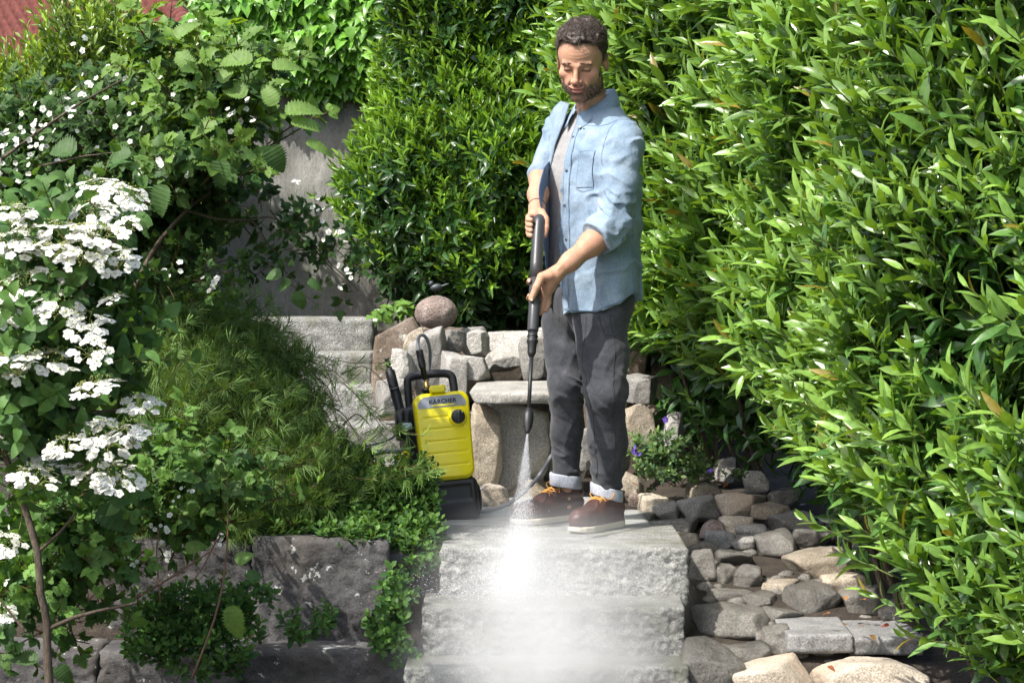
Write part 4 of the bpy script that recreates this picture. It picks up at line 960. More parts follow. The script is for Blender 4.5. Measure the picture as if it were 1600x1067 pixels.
# ivy sprig on the wall foot
A = scatter(lv, *(lambda P: (P, yframes(nrm(np.array([.2, -.5, -.3]) + r.normal(size=(len(P), 3)) * .5), nrm(np.array([0, -.6, .8]) + r.normal(size=(len(P), 3)) * .2), r.normal(size=len(P)) * .3), r.uniform(.6, 1.0, len(P))))(cloud([(600, 485, 9.0, 18, 12, .08), (630, 480, 9.1, 14, 14, .08), (585, 492, 9.0, 8, 5, .05)], 46, r, .3)[0]), np.tile((.16, .30, .06), (46, 1)), 77)
tag(mk('ivy', A[0], A[1], M['leaf_mid'], col=A[2]), 'small ivy sprig creeping between wall foot and brown boulder', 'ivy')
# fallen leaves on the bed
FLL = ['large orange dry leaf on the dark cube-like stone', 'orange leaf left of the large orange one, on the dark wet boulder', 'dry leaf just above the upper left corner of the cracked slab',
       'reddish dry leaf on the right half of the cracked slab', 'reddish dry leaf near the crack between the slab halves', 'brown dry leaf on the pale boulder at the bottom edge', 'orange leaf above the beige oval stone, left part',
       'orange leaf in the hedge shade right of the beige oval stone', 'dark brown leaf on the left half of the cracked slab', 'brown leaf at the front of the right half of the cracked slab', 'bright orange leaf beside the right boot heel']
fl = []
for (px, py, D, c) in ((1352, 945, 6.75, (.55, .22, .10)), (1322, 940, 6.8, (.5, .25, .1)), (1297, 966, 6.6, (.5, .2, .1)), (1390, 985, 6.5, (.3, .08, .06)), (1346, 987, 6.45, (.3, .1, .06)), (1293, 1049, 6.2, (.4, .15, .08)), (1138, 764, 7.9, (.45, .2, .08)), (1215, 780, 7.9, (.4, .18, .08)), (1320, 985, 6.5, (.2, .12, .05)), (1360, 1000, 6.42, (.25, .15, .06)), (985, 762, 7.9, (.55, .18, .08))):
    V, F = leaf(.03, .022, .2, .4, 4, 'ovate'); V = V @ rotm('Z', r.uniform(0, 6.28)).T @ rotm('X', r.uniform(-.3, .5)).T; fl.append((V + at(px, py - 3, D) + [0, 0, .012], F, np.tile(c, (len(V), 1))))
for q, (V, F, K) in enumerate(fl):
    tag(mk('fallen_leaf', V, F, M['leaf_soft'], col=K), FLL[q], 'leaf', 'fallen leaves on the stone bed')
# little bird figure on the boulder
bird = thing('bird_figure', 'small dark bird ornament perched on the reddish boulder', 'ornament', tuple(at(684, 458, 8.95)))
M['iron'] = simple('weathered_metal', (.07, .085, .09), .5, .6, .4, 300)
D = 8.95; s_ = 1 / sc(D)
V, F = ico(3); V = V * [1, .75, .8]; V[:, 0] *= 1 + .0 * V[:, 0]; V = V * (7.5 * s_) * [1.35, 1, 1] @ rotm('Y', -.15).T
body = (V + at(682, 449, D), F); V, F = ico(2)
hd_ = (V * (4.6 * s_) + at(674, 443, D), F)
V1, F1 = along(lathe([(.0001, 0), (1.6 * s_, 0), (.0001, 5 * s_)], 6), at(671, 443, D), at(664, 444, D))
V2, F2 = gridbox(4, 2, 2); V2 = V2 * [8.5 * s_, 3 * s_, 1.4 * s_] @ rotm('Y', -.35).T + at(694, 446, D)
mk('body', *body, M['iron'], bird); mk('head', *hd_, M['iron'], bird); mk('beak', V1, F1, M['iron'], bird); mk('tail', V2, F2, M['iron'], bird)
for dx in (-3, 3): mk('leg', *tube([at(683 + dx, 452, D), at(683 + dx, 459, D)], .0012, 5), M['iron'], bird)
# ------------------------------------------------------------------ implicit surfaces -> one continuous mesh
def cap(P, a, b, ra, rb=None):
    rb = ra if rb is None else rb; a = np.asarray(a, np.float32); b = np.asarray(b, np.float32)
    ab = b - a; t = np.clip(((P - a) @ ab) / max(float(ab @ ab), 1e-9), 0, 1)
    return np.linalg.norm(P - a - t[:, None] * ab, axis=1) - (ra + (rb - ra) * t)
def ell(P, c, r, R=None):
    q = P - np.asarray(c, np.float32)
    if R is not None: q = q @ np.asarray(R, np.float32)
    r = np.asarray(r, np.float32); k0 = np.linalg.norm(q / r, axis=1); k1 = np.linalg.norm(q / (r * r), axis=1)
    return k0 * (k0 - 1) / np.maximum(k1, 1e-6)
def rbox(P, c, s, rad, R=None):
    q = P - np.asarray(c, np.float32)
    if R is not None: q = q @ np.asarray(R, np.float32)
    d = np.abs(q) - (np.asarray(s, np.float32) - rad)
    return np.linalg.norm(np.maximum(d, 0), axis=1) + np.minimum(d.max(1), 0) - rad
def smin(a, b, k):
    h = np.maximum(k - np.abs(a - b), 0) / k; return np.minimum(a, b) - h * h * k * .25
def smax(a, b, k): return -smin(-a, -b, k)
def chain(P, pts, rad, k=.006, d=None):
    for i in range(len(pts) - 1):
        e = cap(P, pts[i], pts[i + 1], rad[i], rad[i + 1]); d = e if d is None else smin(d, e, k)
    return d
def nets(f, lo, hi, h, B=12):
    lo = np.asarray(lo, float); hi = np.asarray(hi, float); nb = np.ceil((hi - lo) / (h * B)).astype(int)
    g = np.stack(np.meshgrid(*[np.arange(n) for n in nb], indexing='ij'), -1).reshape(-1, 3)
    dc = f((lo + (g + .5) * h * B).astype(np.float32)); g = g[np.abs(dc) < h * B * 1.0]; g = g[np.argsort(g[:, 2], kind='stable')]
    o = np.stack(np.meshgrid(*[np.arange(B + 1)] * 3, indexing='ij'), -1).reshape(-1, 3)
    D = np.concatenate([f((lo + (gg[:, None] * B + o[None]).reshape(-1, 3) * h).astype(np.float32)) for gg in np.array_split(g, max(1, len(g) // 250))])
    D = D.reshape(len(g), B + 1, B + 1, B + 1)
    N = nb * B + 2; inside = D < 0
    c = [D[:, x:B + x, y:B + y, z:B + z] for x in (0, 1) for y in (0, 1) for z in (0, 1)]
    s = sum((q < 0).astype(np.int8) for q in c); act = (s > 0) & (s < 8)
    bi, ci, cj, ck = np.nonzero(act); base = g[bi] * B + np.stack([ci, cj, ck], 1)
    cv = np.stack([q[act] for q in c], 1); cc = np.array([(x, y, z) for x in (0, 1) for y in (0, 1) for z in (0, 1)], float)
    acc = np.zeros((len(cv), 3)); cnt = np.zeros(len(cv))
    for a in range(8):
        for b in range(a + 1, 8):
            if np.abs(cc[a] - cc[b]).sum() != 1: continue
            m = (cv[:, a] < 0) != (cv[:, b] < 0); t = cv[:, a] / np.where(m, cv[:, a] - cv[:, b], 1)
            acc += np.where(m[:, None], cc[a] + t[:, None] * (cc[b] - cc[a]), 0); cnt += m
    V = lo + (base + acc / cnt[:, None]) * h
    key = (base[:, 0] * N[1] + base[:, 1]) * N[2] + base[:, 2]; od = np.argsort(key); ks = key[od]
    F = []
    for ax in range(3):
        sl0 = [slice(0, B)] * 3; sl1 = [slice(0, B)] * 3; sl1[ax] = slice(1, B + 1)
        A0 = inside[:, sl0[0], sl0[1], sl0[2]]; A1 = inside[:, sl1[0], sl1[1], sl1[2]]
        bi, ci, cj, ck = np.nonzero(A0 != A1); n = g[bi] * B + np.stack([ci, cj, ck], 1); flip = A0[bi, ci, cj, ck]
        u, v = (ax + 1) % 3, (ax + 2) % 3; q = []
        for du, dv in ((0, 0), (-1, 0), (-1, -1), (0, -1)):
            m = n.copy(); m[:, u] += du; m[:, v] += dv; kk = (m[:, 0] * N[1] + m[:, 1]) * N[2] + m[:, 2]
            p = np.searchsorted(ks, kk); p = np.minimum(p, len(ks) - 1); q.append(np.where(ks[p] == kk, od[p], -1))
        q = np.stack(q, 1); q[~flip] = q[~flip][:, ::-1]; F.append(q[(q >= 0).all(1)])
    return V, np.concatenate(F)

# ------------------------------------------------------------------ pressure washer
M['black'] = simple('black_plastic', (.018, .018, .019), .42, bump=.25, bscale=900, spec=.5)
M['rubber'] = simple('dark_grey_rubber', (.035, .036, .038), .55)
M['yellow'] = simple('yellow_plastic', (.86, .74, .004), .30, spec=.5, coat=.3)
M['silver'] = simple('grey_label', (.30, .31, .325), .35, .2)
M['brass'] = simple('brass', (.55, .36, .13), .3, .9)
M['hose'] = simple('grey_hose', (.20, .21, .22), .45)
M['ink'] = simple('black_ink', (.012, .012, .012), .5)
M['steel'] = simple('steel', (.5, .5, .52), .3, .9)
washer = thing('pressure_washer', 'yellow and black upright pressure washer standing on the landing beside the maple', 'pressure washer', tuple(at(702, 813, 7.52)), (math.radians(-5), math.radians(-4.5), math.radians(12)))
def rrect(w, h, r, n=16, wt=None):
    """rounded rectangle outline centred, w bottom width, wt top width"""
    wt = w if wt is None else wt; P = []
    for cx, cz, a0, ww in ((1, 1, 0, wt), (-1, 1, 90, wt), (-1, -1, 180, w), (1, -1, 270, w)):
        for q in range(n + 1):
            a = math.radians(a0 + 90 * q / n); P.append((cx * (ww / 2 - r) + r * math.cos(a), cz * (h / 2 - r) + r * math.sin(a)))
    P = np.array(P); out = []
    for i in range(len(P)):                                  # densify straight runs
        a, b = P[i], P[(i + 1) % len(P)]; k = max(1, int(np.linalg.norm(b - a) / .006))
        for q in range(k): out.append(a + (b - a) * q / k)
    return np.array(out)
def plate(outline, levels, hfun):
    """levels: list of (scale-inset, base y); hfun(x,z) extra; front faces -y"""
    V = []; n = len(outline)
    for t, y in levels:
        p = outline * t; V.append(np.stack([p[:, 0], np.full(n, y) + hfun(p[:, 0], p[:, 1]) * (1 if t < .93 else 0), p[:, 1]], 1))
    V = np.concatenate(V); m = len(levels); i, j = np.meshgrid(np.arange(m - 1), np.arange(n), indexing='ij')
    return V, np.stack([i * n + j, i * n + (j + 1) % n, (i + 1) * n + (j + 1) % n, (i + 1) * n + j], -1).reshape(-1, 4)
# body: black housing, foot block and side fairings as one shape
def fbody(P):
    d = rbox(P, (0, .09, .215), (.106, .085, .215), .035)
    d = smin(d, rbox(P, (0, .075, .075), (.112, .125, .078), .022), .02)
    d = smin(d, rbox(P, (0, .07, .40), (.092, .07, .05), .03), .02)
    d = smin(d, rbox(P, (-.108, .12, .25), (.022, .08, .18), .014), .01)
    d = smax(d, -rbox(P, (0, -.055, .10), (.085, .012, .03), .01), .01)
    return d
V, F = nets(fbody, (-.15, -.08, -.02), (.15, .24, .50), .004); mk('body', V, F, M['black'], washer, local=True)
H0 = .325
def grooves(x, z):
    s = 0 * x
    for g in (-.105, -.060, -.015, .030, .072):
        s = s + .0035 * smooth(-.007, 0, z - g) * (1 - smooth(0, .0022, z - g)) * (np.abs(x) < .078)
    return s - .006 * (1 - (x / .1) ** 2)
ol = rrect(.196, .325, .036, 14, .208)
lev = [(1.0, .030), (1.0, .004), (.992, -.002), (.975, -.007), (.94, -.0095)] + [(t, -.0105) for t in np.linspace(.92, .0001, 46)]
V, F = plate(ol, lev, grooves); V = V @ rotm('X', math.radians(-4)).T + [0.008, -.030, .148 + .325 / 2]
cover_o = mk('front_cover', V, F, M['yellow'], washer, local=True)
def onface(x, z, off=.0):   # point on the cover front, local washer coordinates
    y = -.0105 - .006 * (1 - (x / .1) ** 2) - off
    v = np.array([x, y, z]) @ rotm('X', math.radians(-4)).T + [0.008, -.030, .148 + .325 / 2]; return v
# grey label plate with lettering
ol2 = rrect(.172, .048, .012, 8, .150)
pts = []
nx = 40
for zz in np.linspace(-.5, .5, 6):
    for xx in np.linspace(-1, 1, nx):
        z = .128 + zz * .042; hw = .090 - .03 * max(0, zz + .1) ** 1.5 * 1.6
        pts.append(onface(xx * hw, z, .0016))
i, j = np.meshgrid(np.arange(5), np.arange(nx - 1), indexing='ij'); F = np.stack([i * nx + j, i * nx + j + 1, (i + 1) * nx + j + 1, (i + 1) * nx + j], -1).reshape(-1, 4)
mk('label_plate', np.array(pts), F, M['silver'], washer, local=True)
pts = [onface(xx, z, .0026) for z in (.1120, .1175) for xx in np.linspace(-.040, .044, 12)]
F = np.array([[k, k + 1, 13 + k, 12 + k] for k in range(11)]); mk('label_bar', np.array(pts), F, M['yellow'], washer, local=True)
cu = bpy.data.curves.new('lettering', 'FONT'); cu.body = 'KÄRCHER'; cu.size = .0215; cu.extrude = .0006; cu.offset = .00035; cu.align_x = 'CENTER'; cu.space_character = 1.02
to = bpy.data.objects.new('lettering_source', cu); C.objects.link(to); dg = bpy.context.evaluated_depsgraph_get(); dg.update()
tm = bpy.data.meshes.new_from_object(to.evaluated_get(dg)); bpy.data.objects.remove(to)
tv_ = np.array([v.co[:] for v in tm.vertices]); tf_ = [tuple(p.vertices) for p in tm.polygons]
tv_ = np.array([onface(x * 1.06 + .002, y + .1215, .0032 + z) for x, y, z in tv_]); mk('lettering', tv_, tf_, M['ink'], washer, smooth_=False, local=True)
# top tab, dial, handle, wheels, fittings
V, F = gridbox(8, 4, 4); V = V * [.030, .012, .014]; V[:, 0] *= 1 - .18 * np.abs(V[:, 2] / .014) ** 2; mk('tab', V + [-.002, -.022, .486], F, M['yellow'], washer, local=True)
c = onface(.052, .066)
mk('dial_ring', *along(lathe([(.036, -.004), (.034, .006), (.030, .010), (.026, .0105), (.001, .0105)], 40), c + [0, .0, 0], c + [0, -1, .07]), M['yellow'], washer, local=True)
dial = mk('dial', *along(lathe([(.0255, .008), (.0255, .017), (.0235, .020), (.001, .0205)], 40), c, c + [0, -1, .07]), M['black'], washer, local=True)
V, F = gridbox(2, 2, 8); mk('dial_grip', V * [.004, .005, .022] @ rotm('Y', .12).T + c + [0, -.023, 0], F, M['rubber'], dial, local=True)
V, F = gridbox(1, 1, 2); mk('dial_mark', V * [.0012, .0012, .003] + c + [.015, -.0215, .017], F, simple('white_mark', (.8, .8, .8), .5), dial, local=True)
hp = spline([(-.088, .13, .40), (-.088, .13, .50), (-.082, .13, .535), (-.04, .13, .545), (.04, .13, .545), (.078, .13, .535), (.086, .13, .50), (.086, .13, .40)], 44)
mk('handle', *tube(hp, .0135, 12, sq=1.15), M['black'], washer, local=True)
for s in (-1, 1):
    w = along(lathe([(.001, -.02), (.052, -.02), (.063, -.014), (.063, .014), (.052, .02), (.001, .02)], 32), (s * .135, .19, .064), (s * 1.135, .19, .064))
    wh = mk('wheel', *w, M['black'], washer, local=True)
    mk('hub', *along(lathe([(.001, .021), (.026, .021), (.022, .026), (.001, .028)], 20), (s * .135, .19, .064), (s * 1.135, .19, .064)), M['rubber'], wh, local=True)
mk('brass_fitting', *along(lathe([(.001, 0), (.013, 0), (.013, .012), (.009, .015), (.009, .034), (.001, .034)], 16), (-.030, .045, .49), (-.034, .045, .6)), M['brass'], washer, local=True)
mk('fitting_base', *along(lathe([(.001, -.05), (.016, -.05), (.016, .0), (.021, .004), (.021, .010), (.001, .012)], 20), (-.030, .045, .482), (-.034, .045, .6)), M['black'], washer, local=True)
pr = [(.001, 0), (.0105, 0), (.0105, .045)]
for k in range(9): pr += [(.0145, .047 + k * .0075), (.0145, .051 + k * .0075), (.0115, .053 + k * .0075)]
pr += [(.001, .118)]
mk('hose_sleeve', *along(lathe(pr, 16), (-.0335, .045, .525), (-.048, .045, .66)), M['black'], washer, local=True)
mk('hose_loop', *tube(spline([(-.046, .045, .635), (-.047, .05, .665), (-.035, .06, .69), (-.012, .075, .684), (.004, .10, .64), (.004, .14, .58), (-.012, .17, .50)], 40), .0062, 10), M['hose'], washer, local=True)
mk('water_connector', *along(lathe([(.001, 0), (.016, 0), (.018, .018), (.014, .022), (.012, .04), (.001, .04)], 16), (-.125, .05, .255), (-.16, .03, .245)), M['yellow'], washer, local=True)
mk('side_clip', *along(lathe([(.001, 0), (.013, 0), (.013, .03), (.001, .03)], 12), (-.108, .02, .36), (-.15, .0, .36)), simple('pale_blue_plastic', (.45, .58, .62), .4), washer, local=True)
mk('lance_holder', gridbox(3, 3, 3)[0] * [.026, .03, .05] + [-.125, .09, .36], gridbox(3, 3, 3)[1], M['black'], washer, local=True); mk('lance_holder', gridbox(3, 3, 3)[0] * [.026, .03, .02] + [-.125, .09, .20], gridbox(3, 3, 3)[1], M['black'], washer, local=True)
# spare lance standing in the holder
def lance_pts(*pp): return [at(*q) for q in pp]
sl = thing('spray_lance', 'short black spare lance standing in the washer holder', 'lance', tuple(at(634, 690, 7.72)))
a, b = at(640, 700, 7.72), at(604, 560, 7.72)
L_ = np.linalg.norm(b - a)
mk('shaft', *along(lathe([(.001, 0), (.020, 0), (.021, L_ * .35), (.018, L_ * .36), (.020, L_ * .62), (.0185, L_ * .63), (.019, L_ * .64), (.019, L_ * .86), (.013, L_ * .87), (.011, L_ * .90), (.001, L_ * .90)], 18), a, b), M['black'], sl)
mk('collar', *along(lathe([(.0185, L_ * .665), (.0197, L_ * .665), (.0197, L_ * .675), (.0185, L_ * .675)], 18), a, b), M['hose'], sl)
mk('bayonet_tip', *along(lathe([(.001, L_ * .88), (.008, L_ * .88), (.008, L_ * .92), (.012, L_ * .925), (.012, L_ * .95), (.008, L_ * .955), (.008, L_ * .985), (.0105, L_ * .99), (.0105, L_), (.001, L_)], 14), a, b), M['black'], sl)
# hoses
hz_ = lambda L: [at(*q) for q in L]
tag(mk('hose', *tube(spline(hz_([(735, 800, 7.6), (765, 797, 7.5), (800, 783, 7.48), (835, 752, 7.5), (856, 722, 7.55), (872, 690, 7.6), (885, 640, 7.62), (888, 560, 7.60)]), 60), .0078, 10), M['hose']), 'grey high pressure hose curving from the washer foot up behind the left jeans leg', 'hose')
tag(mk('hose', *tube(spline(hz_([(628, 705, 7.55), (600, 706, 7.58), (575, 714, 7.6), (548, 735, 7.65), (500, 760, 7.8)]), 40), .0085, 10), M['hose']), 'thick grey water supply hose leaving the yellow connector to the left', 'hose')
tag(mk('hose', *tube(spline(hz_([(622, 676, 7.6), (605, 688, 7.62), (570, 696, 7.65), (535, 692, 7.7), (500, 680, 7.75)]), 40), .0045, 8), M['hose']), 'thin grey hose sagging above the thick one, left of the washer', 'hose')
# ------------------------------------------------------------------ the lance in the man's hands
GT, GN = at(841.5, 350, 7.10), at(824, 678, 6.76)
gun = thing('spray_lance', 'long black trigger gun and lance held vertically in both hands of the man', 'lance', tuple(GN))
def gp_(t): return GT + (GN - GT) * t
gl = np.linalg.norm(GN - GT); gd = (GN - GT) / gl
mk('grip', *tube(np.concatenate([spline([GT + np.array([.0, .035, -.004]), GT + np.array([0.002, .012, .013]), gp_(.035), gp_(.12)], 14), [gp_(.2), gp_(.27)]]), [.019] * 4 + [.0215] * 12, 22), simple('soft_grip', (.04, .041, .044), .38, bump=.2, bscale=500), gun)
mk('barrel', *along(lathe([(.001, 0), (.0205, 0), (.0205, .05), (.019, .10), (.019, .195), (.017, .20), (.001, .2)], 24), gp_(.268), GN), simple('barrel_plastic', (.055, .056, .06), .35), gun)
mk('coupling', *along(lathe([(.001, 0), (.0165, 0), (.0165, .008), (.0185, .010), (.0185, .016), (.0165, .018), (.0165, .024), (.0195, .027), (.0195, .036), (.016, .040), (.014, .075), (.009, .088), (.001, .088)], 20), gp_(.53), GN), M['black'], gun)
mk('tube', *along(lathe([(.001, 0), (.0066, 0), (.0066, gl * .27), (.001, gl * .27)], 14), gp_(.62), GN), M['black'], gun)
mk('nozzle', *along(lathe([(.001, 0), (.009, 0), (.010, .008), (.016, .014), (.0175, .028), (.0175, .040), (.0145, .066), (.0085, .082), (.0075, .088), (.001, .088)], 20), gp_(.882), GN), M['black'], gun)
# ------------------------------------------------------------------ the man
man = thing('person', 'bearded man in open light denim shirt and grey jeans holding the long black lance', 'person', tuple(at(905, 815, 7.3)))
Lx = np.array([.64, -.77, 0]); Fx = np.array([-.77, -.64, 0])           # his left, his front
TC = at(925, 400, 7.3); TC[2] = 0
def zy(y, D=7.3): return at(800, y, D)[2]
SL, EL, WL = at(977, 217, 7.15), at(958, 352, 7.10), at(870, 427, 6.99)  # near arm
SR, ER, WR = at(876, 205, 7.45), at(843, 284, 7.38), at(839, 325, 7.20)  # far arm
SEC = np.array([  # z, half width, half depth, shift along front
 [.70, .200, .140, .00], [.80, .196, .136, .00], [.95, .188, .132, .0], [1.10, .190, .130, .0], [1.22, .198, .130, .0], [1.32, .200, .122, -.005], [1.39, .188, .105, -.012],
 [1.435, .150, .090, -.02], [1.475, .100, .076, -.02], [1.51, .066, .064, -.015], [1.56, .058, .058, -.01]])
def torso(P, inset=0.0):
    z = P[:, 2]; a = np.interp(z, SEC[:, 0], SEC[:, 1]) - inset; b = np.interp(z, SEC[:, 0], SEC[:, 2]) - inset; s = np.interp(z, SEC[:, 0], SEC[:, 3])
    q = P - TC; u = q @ Lx / a; v = (q @ Fx - s) / b
    e = 2.3; k = (np.abs(u) ** e + np.abs(v) ** e) ** (1 / e)
    d = (k - 1) * np.minimum(a, b)
    return d
def theta(P):
    q = P - TC; return np.degrees(np.arctan2(q @ Lx / .2, q @ Fx / .13))
hem = lambda th: np.interp(th, [-180, -90, -40, 0, 40, 75, 105, 180], [.80, .82, .775, .765, .765, .80, .83, .78])
def crease(q, o=2):
    a = fbm(q, o); return np.maximum(1 - np.abs(a) * 5.0, -.2)
def folds(P, amp=1.0):
    q = np.stack([P @ Lx, P @ Fx, P[:, 2]], 1); u = q[:, 0]; z = q[:, 2]
    low = smooth(1.35, .85, z)
    w = fbm(q * 6, 2)[:, None] * .06
    a = crease((q + w) * [8, 8, 2.2] + 3); b = crease(np.stack([u * 7 + z * 5, q[:, 1] * 7, z * 9 - u * 6], 1) + w * 8 + 20); c = fbm(q * 30, 2)
    return amp * (.0085 * a * (.35 + .65 * low) + .0065 * b + .0012 * c)
FD = nrm(WL - EL)
CE = EL + FD * .075                                                     # end of rolled sleeve
def f_shirt(P):
    d = torso(P)
    d = smax(d, hem(theta(P)) - P[:, 2], .006)
    d = smax(d, P[:, 2] - (1.512 - .55 * ((P - TC) @ Fx)), .004)
    th = theta(P); top = smooth(1.40, 1.48, P[:, 2])
    e0 = -4 + 6 * top; e1 = -64
    w = np.minimum(e0 - th, th - e1) * .0024                            # >0 inside the opening
    d = smax(d, np.minimum(w, torso(P, .026)), .003)
    # near sleeve
    arm = chain(P, [SL + [.0, 0, -.005], SL * .5 + EL * .5 + [.006, 0, 0], EL], [.066, .059, .056], .02)
    t = (P - SL) @ nrm(EL - SL)
    q = np.stack([P @ Lx * 7, P @ Fx * 7, P[:, 2] * 20 + (P @ Lx) * 16], 1)
    arm = arm - .008 * crease(q) * smooth(.04, .30, t) - .003 * crease(q * 1.9 + 9) * smooth(.2, .34, t) - .001
    d = smin(d, arm, .028)
    cuff = smax(cap(P, EL - FD * .01, CE + FD * .03, .059, .0615), (P - CE) @ FD, .005)
    tt = (P - EL) @ FD
    cuff = cuff - .0045 * np.sin(tt * 150 + 3 * fbm(P * 14, 2)) * smooth(.05, .0, tt) - .006 * smooth(.022, .034, tt)
    d = smin(d, cuff, .008)
    # far sleeve
    d2 = chain(P, [SR, SR * .45 + ER * .55, ER + [.004, .02, .03]], [.060, .052, .046], .02)
    d2 = smax(d2, -(P[:, 2] - (ER[2] + .008)), .004)
    d = smin(d, d2 - .003 * fbm(P * 22, 2), .02)
    return d - folds(P)
V, F = nets(f_shirt, (-.05, -.6, .70), (.62, .55, 1.60), .0042)
def denim(name, c0, c1, c2, weave=900, worn=.5):
    m, n, l, b = new_mat(name); tc = n.new("ShaderNodeTexCoord")
    a = n.new("ShaderNodeTexNoise"); a.inputs['Scale'].default_value = 9; a.inputs['Detail'].default_value = 9; a.inputs['Roughness'].default_value = .62; l.new(tc.outputs['Object'], a.inputs['Vector'])
    r_ = ramp(n, [(.3, c0), (.52, c1), (.75, c2)]); l.new(a.outputs[0], r_.inputs[0])
    mp = n.new("ShaderNodeMapping"); mp.inputs['Scale'].default_value = (1, 1, .12); l.new(tc.outputs['Object'], mp.inputs[0])
    g = n.new("ShaderNodeTexNoise"); g.inputs['Scale'].default_value = weave; g.inputs['Detail'].default_value = 2; l.new(mp.outputs[0], g.inputs['Vector'])
    gr = ramp(n, [(.3, (.72, .74, .78)), (.7, (1.28, 1.26, 1.22))]); l.new(g.outputs[0], gr.inputs[0])
    mx = n.new("ShaderNodeMix"); mx.data_type = 'RGBA'; mx.blend_type = 'MULTIPLY'; mx.inputs[0].default_value = 1; l.new(r_.outputs[0], mx.inputs[6]); l.new(gr.outputs[0], mx.inputs[7])
    l.new(mx.outputs[2], b.inputs['Base Color']); b.inputs['Roughness'].default_value = .9; b.inputs['Specular IOR Level'].default_value = .15; b.inputs['Sheen Weight'].default_value = .15
    h = n.new("ShaderNodeTexNoise"); h.inputs['Scale'].default_value = 45; h.inputs['Detail'].default_value = 8; l.new(tc.outputs['Object'], h.inputs['Vector'])
    q = n.new("ShaderNodeBump"); q.inputs['Strength'].default_value = .5; q.inputs['Distance'].default_value = .006; l.new(h.outputs[0], q.inputs['Height']); l.new(q.outputs[0], b.inputs['Normal'])
    return m
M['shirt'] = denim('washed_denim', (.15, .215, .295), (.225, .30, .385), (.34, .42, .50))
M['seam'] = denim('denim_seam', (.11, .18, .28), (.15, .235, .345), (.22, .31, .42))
M['inside'] = denim('denim_inside_shade', (.05, .10, .19), (.08, .14, .25), (.11, .19, .31))  # same denim darkened, shade of the inner face is in the colour
M['tee'] = denim('grey_jersey', (.26, .255, .25), (.32, .315, .31), (.38, .375, .37))
M['jeans'] = denim('grey_jeans', (.030, .032, .038), (.054, .057, .065), (.11, .113, .124), 700)
M['turnup'] = denim('turn_up', (.22, .24, .28), (.38, .40, .45), (.6, .62, .66), 500)
shirt = mk('shirt', V, F, M['shirt'], man)
V, F = nets(lambda P: smax(smax(torso(P, .0125) - .004 * crease(P * [10, 10, 3]), .86 - P[:, 2], .005), P[:, 2] - (1.508 - .62 * ((P - TC) @ Fx)), .004), (-.05, -.35, .70), (.62, .35, 1.58), .005)
mk('t_shirt', V, F, M['tee'], man)
def sheet(L, R, nu=9, nv=40, th=.0025, wob=.003):
    """cloth strip between two edge curves"""
    A, B = spline(L, nv), spline(R, nv); t = np.linspace(0, 1, nu); P = A[:, None] * (1 - t)[None, :, None] + B[:, None] * t[None, :, None]
    P = P + fbm(P * 18, 2)[..., None] * wob * np.array([1, 1, .2]); w = nu; i, j = np.meshgrid(np.arange(nv - 1), np.arange(nu - 1), indexing='ij')
    f = np.stack([i * w + j, i * w + j + 1, (i + 1) * w + j + 1, (i + 1) * w + j], -1).reshape(-1, 4); P = P.reshape(-1, 3)
    n = np.zeros_like(P)
    fn = np.cross(P[f[:, 1]] - P[f[:, 0]], P[f[:, 3]] - P[f[:, 0]])
    for k in range(4): np.add.at(n, f[:, k], fn)
    n = nrm(n); m = len(P); rim = []
    bd = list(range(w)) + [k * w + w - 1 for k in range(1, nv)] + [(nv - 1) * w + k for k in range(w - 2, -1, -1)] + [k * w for k in range(nv - 2, 0, -1)]
    for k in range(len(bd)): a, b = bd[k], bd[(k + 1) % len(bd)]; rim.append((a, a + m, b + m, b))
    return np.concatenate([P - n * th / 2, P + n * th / 2]), np.concatenate([f[:, ::-1], f + m, np.array(rim)])
A_ = lambda L: [at(*q) for q in L]
# right front panel hanging open: lit outer part above, inner part below with shade in its colour
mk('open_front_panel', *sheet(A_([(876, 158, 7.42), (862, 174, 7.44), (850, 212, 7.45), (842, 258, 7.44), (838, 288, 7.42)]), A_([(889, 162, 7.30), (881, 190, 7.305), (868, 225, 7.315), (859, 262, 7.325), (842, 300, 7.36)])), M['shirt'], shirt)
mk('open_front_shaded_side', *sheet(A_([(850, 262, 7.22), (842, 296, 7.14), (847, 335, 7.16), (850, 380, 7.20), (854, 430, 7.25), (859, 482, 7.29)]), A_([(860, 250, 7.36), (859, 290, 7.36), (859, 340, 7.37), (860, 400, 7.37), (863, 440, 7.37), (868, 478, 7.36)])), M['inside'], shirt)
# placket, collar, pocket, seams, buttons laid on the surface by marching onto it
def onto(P, f, off=.001, it=12, step=None):
    """move points along the local gradient until they lie on f=off"""
    P = np.array(P, dtype=np.float32); e = .003
    for _ in range(it):
        d = f(P) - off; g = np.stack([f(P + np.array(v, np.float32)) - f(P - np.array(v, np.float32)) for v in ((e, 0, 0), (0, e, 0), (0, 0, e))], 1); g = nrm(g); P = P - (g * np.clip(d, -.02, .02)[:, None] * .8).astype(np.float32)
    return P.astype(float)
fs = f_shirt
def tp(th, z, off=0.0):
    a = np.interp(z, SEC[:, 0], SEC[:, 1]) + off; b = np.interp(z, SEC[:, 0], SEC[:, 2]) + off; s = np.interp(z, SEC[:, 0], SEC[:, 3]); t = np.radians(th)
    su, cu_ = np.sin(t), np.cos(t); k = (abs(su) ** 2.3 + abs(cu_) ** 2.3) ** (1 / 2.3)
    return TC + Lx * a * su / k + Fx * (b * cu_ / k + s) + np.array([0, 0, z])
zz = np.linspace(.775, 1.46, 60)
